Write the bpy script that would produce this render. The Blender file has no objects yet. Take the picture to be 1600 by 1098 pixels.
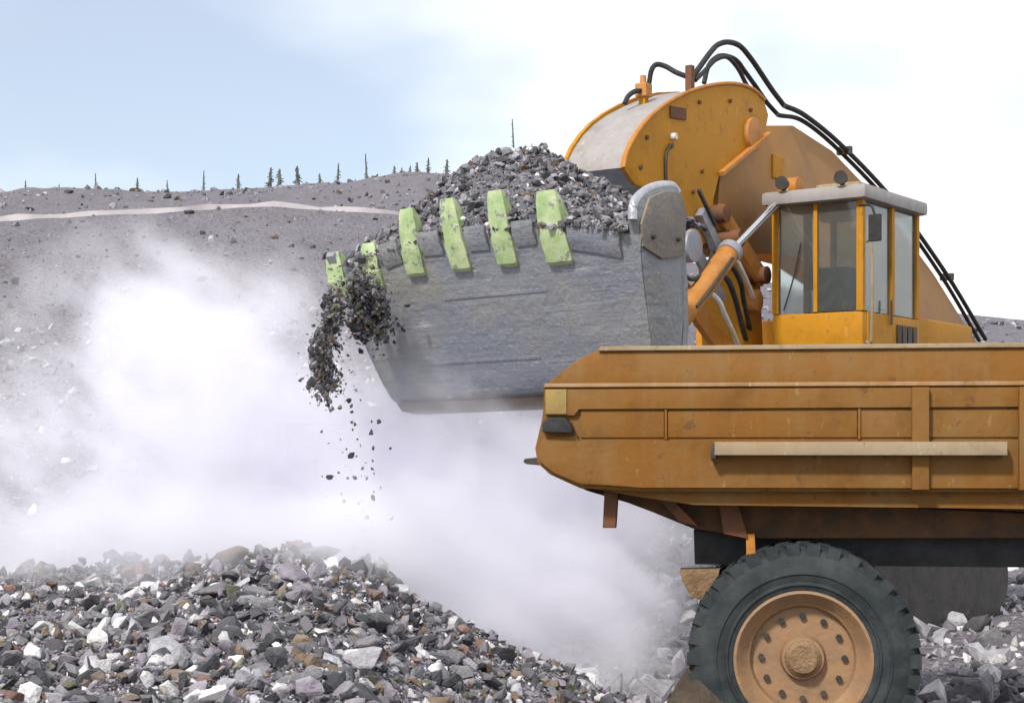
import bpy, bmesh, math, random
import numpy as np
from mathutils import Vector, Matrix, Euler, noise as mnoise

R = math.radians
sc = bpy.context.scene
COL = sc.collection
random.seed(7)
rng = np.random.default_rng(7)

# ------------------------------------------------------------------ camera
CAM_Z = 2.83
cam_d = bpy.data.cameras.new('camera')
cam = bpy.data.objects.new('camera', cam_d)
COL.objects.link(cam)
cam.location = (0, 0, CAM_Z)
cam.rotation_euler = (R(90), 0, 0)
cam_d.lens = 60
cam_d.sensor_width = 36
cam_d.shift_y = 151 / 1600
cam_d.clip_start = 0.1
cam_d.clip_end = 6000
sc.camera = cam
FPX = 2667.0                       # focal length in photograph pixels, used to survey distances


def at(px, py, Y):
    """point that stands at depth Y (metres) in the direction of a photograph pixel"""
    return Vector(((px - 800) / FPX * Y, Y, CAM_Z + (700 - py) / FPX * Y))


# ------------------------------------------------------------------ sky, sun, exposure
SUN_AZ = 212.0      # compass bearing the light comes from (0 = +Y, clockwise): from behind the camera, to the left
SUN_EL = 42.0
world = bpy.data.worlds.new('World')
sc.world = world
world.use_nodes = True
wn = world.node_tree
wn.nodes.clear()
out = wn.nodes.new('ShaderNodeOutputWorld')
bg = wn.nodes.new('ShaderNodeBackground')
sky = wn.nodes.new('ShaderNodeTexSky')
sky.sky_type = 'NISHITA'
sky.sun_disc = False
sky.sun_elevation = R(SUN_EL)
sky.sun_rotation = R(SUN_AZ)
sky.air_density = 1.0
sky.dust_density = 0.6
sky.ozone_density = 3.0
tc = wn.nodes.new('ShaderNodeTexCoord')
mp = wn.nodes.new('ShaderNodeMapping')
mp.inputs['Scale'].default_value = (2.2, 1.0, 5.0)
mp.inputs['Location'].default_value = (2.4, 1.3, 0.8)
nz = wn.nodes.new('ShaderNodeTexNoise')
nz.inputs['Scale'].default_value = 1.25
nz.inputs['Detail'].default_value = 4.0
nz.inputs['Roughness'].default_value = 0.45
ramp = wn.nodes.new('ShaderNodeMapRange')
ramp.interpolation_type = 'SMOOTHSTEP'
ramp.inputs['From Min'].default_value = 0.36
ramp.inputs['From Max'].default_value = 0.66
ramp.inputs['To Min'].default_value = 0.30
ramp.inputs['To Max'].default_value = 1.0
mix = wn.nodes.new('ShaderNodeMix')
mix.data_type = 'RGBA'
mix.inputs[7].default_value = (10.6, 10.7, 10.9, 1)
wl = wn.links
wl.new(tc.outputs['Generated'], mp.inputs['Vector'])
wl.new(mp.outputs['Vector'], nz.inputs['Vector'])
wl.new(nz.outputs['Fac'], ramp.inputs['Value'])
wl.new(ramp.outputs['Result'], mix.inputs[0])
wl.new(sky.outputs['Color'], mix.inputs[6])
wl.new(mix.outputs[2], bg.inputs['Color'])
bg.inputs['Strength'].default_value = 0.10
wl.new(bg.outputs['Background'], out.inputs['Surface'])

sun_d = bpy.data.lights.new('sun', 'SUN')
sun_d.energy = 3.0
sun_d.angle = R(6)
sun_d.color = (1.0, 0.95, 0.88)
sun = bpy.data.objects.new('sun', sun_d)
COL.objects.link(sun)
_az, _el = R(SUN_AZ), R(SUN_EL)
_to_sun = Vector((math.sin(_az) * math.cos(_el), math.cos(_az) * math.cos(_el), math.sin(_el)))
sun.rotation_euler = _to_sun.to_track_quat('Z', 'Y').to_euler()
sun.location = (-20, -20, 40)

vs = sc.view_settings
vs.view_transform = 'Standard'
vs.look = 'None'
vs.gamma = 1
vs.exposure = 0.35
vs.use_curve_mapping = False
sc.cycles.volume_bounces = 12
sc.cycles.use_adaptive_sampling = True
sc.cycles.adaptive_threshold = 0.03
sc.cycles.caustics_reflective = False
sc.cycles.caustics_refractive = False
sc.cycles.max_bounces = 14
sc.cycles.diffuse_bounces = 3
sc.cycles.volume_step_rate = 3.5
sc.cycles.volume_max_steps = 256
sc.cycles.use_denoising = True


# ------------------------------------------------------------------ materials
def new_mat(name):
    m = bpy.data.materials.new(name)
    m.use_nodes = True
    nt = m.node_tree
    b = nt.nodes['Principled BSDF']
    return m, nt, b


def N(nt, t, **kw):
    n = nt.nodes.new(t)
    for k, v in kw.items():
        if k in n.inputs:
            n.inputs[k].default_value = v
        else:
            setattr(n, k, v)
    return n


def mixc(nt, fac, a, b):
    n = nt.nodes.new('ShaderNodeMix')
    n.data_type = 'RGBA'
    for sock, v in ((n.inputs[0], fac), (n.inputs[6], a), (n.inputs[7], b)):
        if hasattr(v, 'is_output'):
            nt.links.new(v, sock)
        elif isinstance(v, (int, float)):
            sock.default_value = v
        else:
            sock.default_value = (*v, 1) if len(v) == 3 else v
    return n.outputs[2]


def noise_fac(nt, scale, lo, hi, detail=5, rough=0.55, stretch=None, coord='Object', off=0.0):
    tcn = nt.nodes.new('ShaderNodeTexCoord')
    vec = tcn.outputs[coord]
    if stretch or off:
        mpn = nt.nodes.new('ShaderNodeMapping')
        mpn.inputs['Scale'].default_value = stretch or (1, 1, 1)
        mpn.inputs['Location'].default_value = (off, off * 0.7, off * 1.3)
        nt.links.new(vec, mpn.inputs['Vector'])
        vec = mpn.outputs['Vector']
    n = N(nt, 'ShaderNodeTexNoise', Scale=scale, Detail=min(detail, 4), Roughness=rough)
    nt.links.new(vec, n.inputs['Vector'])
    r = nt.nodes.new('ShaderNodeMapRange')
    r.inputs['From Min'].default_value = lo
    r.inputs['From Max'].default_value = hi
    nt.links.new(n.outputs['Fac'], r.inputs['Value'])
    return r.outputs['Result']


def bump(nt, b, height, strength=0.3, dist=0.02):
    n = N(nt, 'ShaderNodeBump', Strength=strength, Distance=dist)
    nt.links.new(height, n.inputs['Height'])
    nt.links.new(n.outputs['Normal'], b.inputs['Normal'])


def paint(name, base, dust, amount=0.5, rough=0.6, rust=(0.10, 0.045, 0.02), rust_amt=0.35, dent=0.09):
    """painted steel under dust: cloudy dust film, run-down streaks, rusty chips, shallow dents"""
    m, nt, b = new_mat(name)

    def times(v, k):
        n = nt.nodes.new('ShaderNodeMath')
        n.operation = 'MULTIPLY'
        nt.links.new(v, n.inputs[0])
        n.inputs[1].default_value = k
        return n.outputs[0]
    big = noise_fac(nt, 0.9, 0.62 - 0.35 * amount, 0.95 - 0.25 * amount, 4, 0.68)
    c = mixc(nt, big, base, dust)
    c = mixc(nt, times(noise_fac(nt, 1.0, 0.48, 0.72, 4, 0.65, stretch=(6, 6, 0.6), off=3.1), 0.5), c, dust)
    dark = tuple(x * 0.55 for x in base)
    c = mixc(nt, times(noise_fac(nt, 2.3, 0.52, 0.75, 4, 0.7, off=11.3), 0.6), c, dark)
    c = mixc(nt, times(noise_fac(nt, 5.5, 0.62, 0.67, 4, 0.7, off=7.7), rust_amt), c, rust)
    c = mixc(nt, times(noise_fac(nt, 13, 0.66, 0.70, 3, 0.6, stretch=(1, 1, 0.35), off=17.7), 0.35), c, tuple(min(0.7, x * 1.5 + 0.02) for x in dust))
    nt.links.new(c, b.inputs['Base Color'])
    b.inputs['Roughness'].default_value = rough
    b.inputs['Specular IOR Level'].default_value = 0.28
    bump(nt, b, noise_fac(nt, 2.6, 0.3, 0.7, 4, 0.62, off=1.9), dent, 0.05)
    return m


def plain(name, col, col2=None, rough=0.7, metal=0.0, scale=4, bs=0.2, lo=0.35, hi=0.65, stretch=None):
    m, nt, b = new_mat(name)
    c2 = col2 or tuple(x * 0.7 for x in col)
    c = mixc(nt, noise_fac(nt, scale, lo, hi, 7, 0.6, stretch=stretch), col, c2)
    nt.links.new(c, b.inputs['Base Color'])
    b.inputs['Roughness'].default_value = rough
    b.inputs['Metallic'].default_value = metal
    bump(nt, b, noise_fac(nt, scale * 4, 0.3, 0.7, 6, 0.6), bs, 0.02)
    return m


M = {}
M['yellow'] = paint('excavator_yellow_paint', (0.47, 0.205, 0.006), (0.43, 0.20, 0.022), 0.3, 0.65)
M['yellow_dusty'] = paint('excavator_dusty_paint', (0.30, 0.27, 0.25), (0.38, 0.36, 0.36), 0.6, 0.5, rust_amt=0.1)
M['orange'] = paint('link_orange_paint', (0.46, 0.175, 0.02), (0.46, 0.25, 0.11), 0.45, 0.55)
M['truck'] = paint('truck_ochre_paint', (0.195, 0.080, 0.009), (0.205, 0.122, 0.044), 0.5, 0.7, rust_amt=0.65, dent=0.16)
M['truck_light'] = paint('truck_rail_dusty_paint', (0.30, 0.155, 0.05), (0.40, 0.29, 0.19), 0.6, 0.6)
M['truck_pale'] = paint('truck_step_cream_paint', (0.30, 0.22, 0.13), (0.36, 0.29, 0.20), 0.4, 0.6)
M['rust'] = plain('rusty_red_steel', (0.17, 0.065, 0.025), (0.11, 0.05, 0.025), 0.8)
M['black'] = plain('black_rubber', (0.012, 0.012, 0.012), (0.03, 0.03, 0.03), 0.75, scale=6)
M['steel_grey'] = plain('grey_dusty_steel', (0.24, 0.245, 0.27), (0.34, 0.34, 0.37), 0.55, 0.2)
M['dark_steel'] = plain('dark_greasy_steel', (0.035, 0.033, 0.03), (0.07, 0.06, 0.05), 0.6, 0.3)
M['rim'] = plain('tan_wheel_rim_paint', (0.33, 0.19, 0.09), (0.24, 0.145, 0.08), 0.6, lo=0.3, hi=0.7)
M['tan'] = plain('dirt_caked_tan_steel', (0.30, 0.19, 0.10), (0.20, 0.12, 0.06), 0.9, scale=9, bs=0.6)
M['soil'] = plain('dark_brown_caked_mud', (0.055, 0.038, 0.024), (0.09, 0.065, 0.045), 0.95, scale=5, bs=0.8)
M['white_part'] = plain('white_plastic_fitting', (0.75, 0.73, 0.68), (0.6, 0.57, 0.5), 0.6)
def glass():
    m, nt, b = new_mat('dusty_cab_glass')
    c = mixc(nt, noise_fac(nt, 1.2, 0.4, 0.7, 4, 0.6), (0.62, 0.70, 0.70), (0.50, 0.52, 0.48))
    nt.links.new(c, b.inputs['Base Color'])
    b.inputs['Transmission Weight'].default_value = 0.9
    b.inputs['Roughness'].default_value = 0.06
    return m


M['glass'] = glass()
M['bark'] = plain('weathered_dead_bark', (0.085, 0.095, 0.085), (0.14, 0.14, 0.13), 0.95, scale=1.5)


def chrome():
    m, nt, b = new_mat('polished_chrome')
    b.inputs['Base Color'].default_value = (0.8, 0.82, 0.85, 1)
    b.inputs['Metallic'].default_value = 1
    b.inputs['Roughness'].default_value = 0.18
    return m


M['chrome'] = chrome()


def bucket_mat():
    """scraped steel: blotches of caked dust and bare bluish metal, long scrapes, gouges, dents"""
    m, nt, b = new_mat('worn_bucket_steel')
    scr = noise_fac(nt, 1.0, 0.25, 0.78, 4, 0.66, stretch=(0.5, 3, 8))
    blot = noise_fac(nt, 1.7, 0.40, 0.62, 4, 0.72, off=2.0)
    blot2 = noise_fac(nt, 0.8, 0.42, 0.60, 3, 0.6, off=9.0)
    fine = noise_fac(nt, 1.0, 0.64, 0.72, 4, 0.7, stretch=(0.9, 5, 15), off=5.0)
    gouge = noise_fac(nt, 1.0, 0.655, 0.69, 4, 0.7, stretch=(1.6, 4, 20), off=14.0)
    grit = noise_fac(nt, 16.0, 0.55, 0.72, 3, 0.7, off=4.0)
    c = mixc(nt, scr, (0.235, 0.24, 0.26), (0.30, 0.305, 0.33))
    c = mixc(nt, blot, c, (0.265, 0.262, 0.245))
    c = mixc(nt, blot2, c, (0.215, 0.23, 0.27))
    c = mixc(nt, fine, c, (0.13, 0.13, 0.135))
    c = mixc(nt, grit, c, (0.31, 0.305, 0.295))
    c = mixc(nt, gouge, c, (0.50, 0.50, 0.52))
    nt.links.new(c, b.inputs['Base Color'])
    b.inputs['Metallic'].default_value = 0.12
    b.inputs['Roughness'].default_value = 0.6
    sm = nt.nodes.new('ShaderNodeMath')
    sm.operation = 'MULTIPLY_ADD'
    nt.links.new(blot, sm.inputs[0])
    sm.inputs[1].default_value = 1.6
    nt.links.new(scr, sm.inputs[2])
    bump(nt, b, sm.outputs[0], 0.30, 0.03)
    return m


M['bucket'] = bucket_mat()


def tooth_mat():
    m, nt, b = new_mat('chipped_pale_green_tooth_paint')
    f = noise_fac(nt, 5, 0.35, 0.65, 7, 0.65)
    c = mixc(nt, f, (0.28, 0.40, 0.165), (0.46, 0.52, 0.30))
    chip = noise_fac(nt, 6, 0.56, 0.62, 4, 0.75, off=4)
    c = mixc(nt, chip, c, (0.20, 0.21, 0.19))
    nt.links.new(c, b.inputs['Base Color'])
    b.inputs['Roughness'].default_value = 0.55
    bump(nt, b, f, 0.3, 0.02)
    return m


M['tooth'] = tooth_mat()


def tyre_mat():
    m, nt, b = new_mat('dusty_tyre_rubber')
    f = noise_fac(nt, 3, 0.4, 0.75, 8, 0.65)
    c = mixc(nt, f, (0.012, 0.018, 0.02), (0.05, 0.058, 0.056))
    nt.links.new(c, b.inputs['Base Color'])
    b.inputs['Roughness'].default_value = 0.8
    bump(nt, b, noise_fac(nt, 20, 0.3, 0.7, 5, 0.6), 0.2, 0.01)
    return m


M['tyre'] = tyre_mat()


def rock_mat():
    """stone whose own colour is stored per stone (corner colour), speckled and flecked"""
    m, nt, b = new_mat('broken_rock')
    at_ = nt.nodes.new('ShaderNodeAttribute')
    at_.attribute_name = 'stone'
    f = noise_fac(nt, 9, 0.3, 0.7, 6, 0.7)
    hs = nt.nodes.new('ShaderNodeHueSaturation')
    nt.links.new(at_.outputs['Color'], hs.inputs['Color'])
    mr = nt.nodes.new('ShaderNodeMapRange')
    mr.inputs['To Min'].default_value = 0.65
    mr.inputs['To Max'].default_value = 1.35
    nt.links.new(f, mr.inputs['Value'])
    nt.links.new(mr.outputs['Result'], hs.inputs['Value'])
    # grey-brown rock flour lying on the faces that look up
    geo = nt.nodes.new('ShaderNodeNewGeometry')
    sep = nt.nodes.new('ShaderNodeSeparateXYZ')
    nt.links.new(geo.outputs['Normal'], sep.inputs[0])
    up = nt.nodes.new('ShaderNodeMapRange')
    up.inputs['From Min'].default_value = 0.35
    up.inputs['From Max'].default_value = 1.0
    up.inputs['To Max'].default_value = 0.45
    nt.links.new(sep.outputs['Z'], up.inputs['Value'])
    ml = nt.nodes.new('ShaderNodeMath')
    ml.operation = 'MULTIPLY'
    nt.links.new(up.outputs['Result'], ml.inputs[0])
    nt.links.new(noise_fac(nt, 2.2, 0.38, 0.60, 3, 0.6, off=6.0), ml.inputs[1])
    nt.links.new(mixc(nt, ml.outputs[0], hs.outputs['Color'], (0.31, 0.29, 0.30)), b.inputs['Base Color'])
    b.inputs['Roughness'].default_value = 0.85
    bump(nt, b, noise_fac(nt, 22, 0.3, 0.7, 7, 0.65), 0.5, 0.02)
    return m


M['rock'] = rock_mat()


def ground_mat():
    m, nt, b = new_mat('crushed_rock_ground')
    f1 = noise_fac(nt, 0.35, 0.35, 0.65, 8, 0.6)
    f2 = noise_fac(nt, 6.0, 0.4, 0.62, 8, 0.75)
    c = mixc(nt, f1, (0.175, 0.16, 0.185), (0.125, 0.108, 0.118))
    c = mixc(nt, f2, c, (0.24, 0.225, 0.255))
    nt.links.new(c, b.inputs['Base Color'])
    b.inputs['Roughness'].default_value = 0.95
    h = noise_fac(nt, 1.6, 0.25, 0.75, 10, 0.75)
    bump(nt, b, h, 0.9, 0.4)
    return m


M['ground'] = ground_mat()


# ------------------------------------------------------------------ mesh helpers
def link(name, me, mat=None, parent=None, smooth=False):
    o = bpy.data.objects.new(name, me)
    COL.objects.link(o)
    if mat is not None:
        me.materials.append(M[mat] if isinstance(mat, str) else mat)
    if parent is not None:
        o.parent = parent
    if smooth:
        me.polygons.foreach_set('use_smooth', [True] * len(me.polygons))
    return o


def empty(name, loc, rz=0.0):
    o = bpy.data.objects.new(name, None)
    o.empty_display_size = 0.3
    COL.objects.link(o)
    o.location = loc
    o.rotation_euler = (0, 0, rz)
    return o


def tag(o, label=None, cat=None, group=None, kind=None):
    if label:
        o['label'] = label
    if cat:
        o['category'] = cat
    if group:
        o['group'] = group
    if kind:
        o['kind'] = kind
    return o


class MB:
    """collects shapes for ONE mesh object"""

    def __init__(self):
        self.bm = bmesh.new()

    def box(self, lo, hi, bevel=0.0, mat=None):
        x0, y0, z0 = lo
        x1, y1, z1 = hi
        return self.hexa([(x0, y0, z0), (x1, y0, z0), (x1, y1, z0), (x0, y1, z0),
                          (x0, y0, z1), (x1, y0, z1), (x1, y1, z1), (x0, y1, z1)], bevel)

    def hexa(self, p, bevel=0.0):
        bm = self.bm
        v = [bm.verts.new(q) for q in p]
        fs = [bm.faces.new([v[i] for i in f]) for f in
              ((0, 3, 2, 1), (4, 5, 6, 7), (0, 1, 5, 4), (1, 2, 6, 5), (2, 3, 7, 6), (3, 0, 4, 7))]
        if bevel:
            es = list({e for f in fs for e in f.edges})
            bmesh.ops.bevel(bm, geom=es, offset=bevel, segments=2, affect='EDGES', profile=0.6)
        return self

    def prism(self, pts_a, pts_b, bevel=0.0):
        """closed solid between two matching outlines (lists of 3-D points)"""
        bm = self.bm
        a = [bm.verts.new(p) for p in pts_a]
        b = [bm.verts.new(p) for p in pts_b]
        n = len(a)
        fs = [bm.faces.new(a), bm.faces.new(list(reversed(b)))]
        for i in range(n):
            j = (i + 1) % n
            fs.append(bm.faces.new([a[j], a[i], b[i], b[j]]))
        if bevel:
            es = list({e for f in fs[:2] for e in f.edges})
            bmesh.ops.bevel(bm, geom=es, offset=bevel, segments=2, affect='EDGES', profile=0.6)
        return self

    def cyl(self, p0, p1, r0, r1=None, seg=20, bevel=0.0):
        p0, p1 = Vector(p0), Vector(p1)
        r1 = r0 if r1 is None else r1
        q = (p1 - p0).to_track_quat('Z', 'Y')
        ring0, ring1 = [], []
        for k in range(seg):
            t = 2 * math.pi * k / seg
            d = q @ Vector((math.cos(t), math.sin(t), 0))
            ring0.append(p0 + d * r0)
            ring1.append(p1 + d * r1)
        self.prism(list(reversed(ring0)), list(reversed(ring1)), bevel)
        return self

    def tube(self, path, r, seg=10, sub=8, taper=None):
        pts = spline(path, sub)
        bm = self.bm
        rings = []
        up = Vector((0.13, 0.31, 0.94)).normalized()
        for i, p in enumerate(pts):
            t = (pts[min(i + 1, len(pts) - 1)] - pts[max(i - 1, 0)]).normalized()
            s = t.cross(up)
            if s.length < 1e-3:
                s = t.cross(Vector((1, 0, 0)))
            s.normalize()
            n = s.cross(t).normalized()
            rr = r if taper is None else r + (taper - r) * i / (len(pts) - 1)
            rings.append([bm.verts.new(p + (s * math.cos(2 * math.pi * k / seg) + n * math.sin(2 * math.pi * k / seg)) * rr)
                          for k in range(seg)])
        for i in range(len(rings) - 1):
            for k in range(seg):
                j = (k + 1) % seg
                bm.faces.new([rings[i][k], rings[i][j], rings[i + 1][j], rings[i + 1][k]])
        bm.faces.new(rings[0])
        bm.faces.new(list(reversed(rings[-1])))
        return self

    def lathe(self, profile, centre, axis=(0, 1, 0), seg=48):
        """profile: (radius, offset along axis), closed ring"""
        bm = self.bm
        q = Vector(axis).to_track_quat('Z', 'Y')
        c = Vector(centre)
        rings = []
        for k in range(seg):
            t = 2 * math.pi * k / seg
            rings.append([bm.verts.new(c + q @ Vector((math.cos(t) * r, math.sin(t) * r, h))) for r, h in profile])
        n = len(profile)
        for k in range(seg):
            a, b = rings[k], rings[(k + 1) % seg]
            for i in range(n):
                j = (i + 1) % n
                bm.faces.new([a[i], b[i], b[j], a[j]])
        return self

    def build(self, name, mat, parent=None, smooth=False, angle=None):
        bm = self.bm
        bmesh.ops.recalc_face_normals(bm, faces=bm.faces)
        me = bpy.data.meshes.new(name)
        bm.to_mesh(me)
        bm.free()
        o = link(name, me, mat, parent)
        if smooth:
            me.polygons.foreach_set('use_smooth', [True] * len(me.polygons))
            me.set_sharp_from_angle(angle=R(angle or 35))
        return o


def spline(path, sub):
    p = [Vector(q) for q in path]
    if len(p) < 3:
        return p
    ext = [p[0] * 2 - p[1]] + p + [p[-1] * 2 - p[-2]]
    outp = []
    for i in range(1, len(ext) - 2):
        a, b, c, d = ext[i - 1:i + 3]
        for k in range(sub):
            t = k / sub
            outp.append(0.5 * ((2 * b) + (c - a) * t + (2 * a - 5 * b + 4 * c - d) * t * t + (3 * b - a - 3 * c + d) * t ** 3))
    outp.append(p[-1])
    return outp


def smooth01(a, b, x):
    t = min(1.0, max(0.0, (x - a) / (b - a)))
    return t * t * (3 - 2 * t)


def lerp_table(tab, x):
    if x <= tab[0][0]:
        return tab[0][1]
    for (x0, y0), (x1, y1) in zip(tab, tab[1:]):
        if x <= x1:
            return y0 + (y1 - y0) * (x - x0) / (x1 - x0)
    return tab[-1][1]


# ------------------------------------------------------------------ terrain
CREST = [(-12, 2.2), (-7, 2.0), (-4.5, 1.75), (-2.9, 1.80), (-2.2, 1.82), (-1.7, 1.84), (-1.25, 1.80), (-0.8, 1.56), (-0.3, 1.30), (0.3, 0.99), (1.0, 0.62), (1.5, 0.20), (1.9, 0.0), (3, 0.0)]


def pile_h(x, y):
    c = lerp_table(CREST, x + 0.12 * math.sin(y * 1.7))
    yc = 15.0 + 0.25 * math.sin(x * 1.3)
    if y < yc:
        return max(0.0, c - 0.075 * (yc - y) - 0.004 * max(0, 9 - y) ** 2)
    return max(0.0, c - 0.62 * (y - yc))


# skyline of the far ridge: bearing (x / y) -> tangent of elevation above the eye
RIDGE = [(-0.9, 0.10), (-0.45, 0.13), (-0.30, 0.145), (-0.144, 0.1526), (-0.10, 0.1545), (-0.07, 0.158), (-0.05, 0.160), (-0.03, 0.158), (0.0, 0.150), (0.03, 0.140), (0.08, 0.115), (0.2, 0.085), (0.35, 0.07), (0.9, 0.05)]
BENCH = [(-0.9, 0.12), (-0.30, 0.133), (-0.144, 0.1415), (-0.10, 0.1385), (-0.07, 0.137), (0.0, 0.125), (0.05, 0.085), (0.12, 0.035), (0.3, 0.02), (0.9, 0.01)]
Y_BANK, Y_BENCH, Y_BENCH2, Y_RIDGE = 40.0, 92.0, 120.0, 450.0


def ground_h(x, y):
    yy = max(y, 1.0)
    b = x / yy
    n1 = mnoise.noise(Vector((x * 0.11, y * 0.11, 3.3)))
    n2 = mnoise.noise(Vector((x * 0.5, y * 0.5, 1.3)))
    n3 = mnoise.noise(Vector((x * 1.9, y * 1.9, 5.3)))
    if y < Y_BANK:
        h = pile_h(x, y) if y > -8 else 0.3
        h2 = 1.75 * math.exp(-((x - 2.5) / 1.15) ** 2 - ((y - 24.2) / 1.5) ** 2)
        h = max(h, h2) if h2 > 0.02 else h
        flat = 0.05 * n2 + 0.03 * n3
        k = smooth01(0.05, 0.5, h)
        return h + flat + k * (0.10 * n2 + 0.07 * n3)
    hb = CAM_Z + lerp_table(BENCH, b) * Y_BENCH
    hr = CAM_Z + lerp_table(RIDGE, b) * Y_RIDGE
    if y < Y_BENCH:
        t = (y - Y_BANK) / (Y_BENCH - Y_BANK)
        base = hb * (t ** 1.15)
        return base + (0.9 * n1 + 0.35 * n2 + 0.15 * n3) * math.sin(math.pi * min(1, t)) ** 0.5
    if y < Y_BENCH2:
        return hb - 0.01 * (y - Y_BENCH) + 0.1 * n2
    if y < Y_RIDGE:
        t = (y - Y_BENCH2) / (Y_RIDGE - Y_BENCH2)
        n0 = mnoise.fractal(Vector((x * 0.02, y * 0.02, 7.3)), 0.8, 2.1, 5)
        return hb - 0.28 + (hr - hb) * (t ** 0.9) + 5.0 * n0 * (1 - t) * min(1, t * 8) + 0.4 * n0 * t
    return max(-20, hr - 0.12 * (y - Y_RIDGE))


def make_ground():
    ys = list(np.linspace(-9, 7, 14)) + list(np.linspace(7.4, 18, 76)) + list(np.linspace(18.5, 40, 50))
    ys += list(np.linspace(41, 92, 60)) + list(np.linspace(94, 120, 10)) + list(np.linspace(124, 450, 80)) + [470, 520, 600, 800, 1200, 2000, 4000]
    nu = 260
    us = np.sign(np.linspace(-1, 1, nu)) * np.abs(np.linspace(-1, 1, nu)) ** 1.35
    verts, faces = [], []
    for y in ys:
        hw = 22 + 0.75 * max(0, y)
        for u in us:
            x = float(u * hw)
            verts.append((x, float(y), ground_h(x, float(y))))
    for j in range(len(ys) - 1):
        for i in range(nu - 1):
            a = j * nu + i
            faces.append((a, a + 1, a + nu + 1, a + nu))
    me = bpy.data.meshes.new('ground')
    me.from_pydata(verts, [], faces)
    me.update()
    o = link('ground', me, 'ground', smooth=True)
    tag(o, kind='structure')


make_ground()


# pale haul road along the front edge of the bench
def make_road():
    mb = MB()
    rows = []
    for i in range(60):
        b = -0.75 + i * (0.80 / 59)
        w = 1.6 + 0.7 * math.sin(i * 0.9) + 0.5 * math.sin(i * 2.3)
        row = []
        for y in (Y_BENCH + 0.3, Y_BENCH + 0.3 + w * 3):
            x = b * y
            hb = CAM_Z + lerp_table(BENCH, b) * Y_BENCH
            row.append(mb.bm.verts.new((x, y, hb + 0.28 + 0.05 * math.sin(i * 1.7) + 0.05 * math.sin(i * 4.1) + 0.03 * (y - Y_BENCH))))
        for y, dz in ((Y_BENCH + 0.3, -0.6), ):
            row.insert(0, mb.bm.verts.new((b * (y - 0.5), y - 0.5, row[0].co.z + dz)))
        rows.append(row)
    for a, b2 in zip(rows, rows[1:]):
        for k in range(2):
            mb.bm.faces.new([a[k], b2[k], b2[k + 1], a[k + 1]])
    o = mb.build('road', plain('pale_gravel_haul_road', (0.42, 0.39, 0.40), (0.24, 0.22, 0.22), 0.95, scale=0.25))
    tag(o, kind='structure')


make_road()

# ------------------------------------------------------------------ rocks
PROTO = []
for s in range(20):
    bm = bmesh.new()
    pts = []
    flat = random.choice((0.26, 0.36, 0.5, 0.62, 0.8))
    wide = random.uniform(0.6, 0.95)
    for k in range(random.choice((11, 13, 16, 20, 26))):
        v = Vector((random.gauss(0, 1), random.gauss(0, 1), random.gauss(0, 1))).normalized() * random.uniform(0.72, 1.0)
        pts.append(bm.verts.new((v.x, v.y * wide, v.z * flat)))
    bmesh.ops.convex_hull(bm, input=pts)
    for v in [v for v in bm.verts if not v.link_faces]:
        bm.verts.remove(v)
    bmesh.ops.triangulate(bm, faces=bm.faces)
    bmesh.ops.recalc_face_normals(bm, faces=bm.faces)
    bm.verts.index_update()
    PROTO.append((np.array([v.co[:] for v in bm.verts]), np.array([[v.index for v in f.verts] for f in bm.faces])))
    bm.free()

STONES = {
    'dark grey': (0.055, 0.055, 0.062),
    'mid grey': (0.17, 0.165, 0.175),
    'pale grey': (0.36, 0.355, 0.38),
    'whitish': (0.66, 0.645, 0.64),
    'brown': (0.16, 0.115, 0.075),
    'reddish': (0.19, 0.11, 0.09),
    'mauve grey': (0.24, 0.215, 0.25),
    'olive': (0.13, 0.135, 0.085),
}


def pick_stone(p):
    names, w = zip(*p.items())
    return random.choices(names, w)[0]


def rot_matrices(n, tilt=1.0):
    q = rng.normal(size=(n, 4))
    q[:, 1:3] *= tilt
    q /= np.linalg.norm(q, axis=1)[:, None]
    w, x, y, z = q.T
    return np.stack([np.stack([1 - 2 * (y * y + z * z), 2 * (x * y - z * w), 2 * (x * z + y * w)], -1),
                     np.stack([2 * (x * y + z * w), 1 - 2 * (x * x + z * z), 2 * (y * z - x * w)], -1),
                     np.stack([2 * (x * z - y * w), 2 * (y * z + x * w), 1 - 2 * (x * x + y * y)], -1)], -2)


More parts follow.
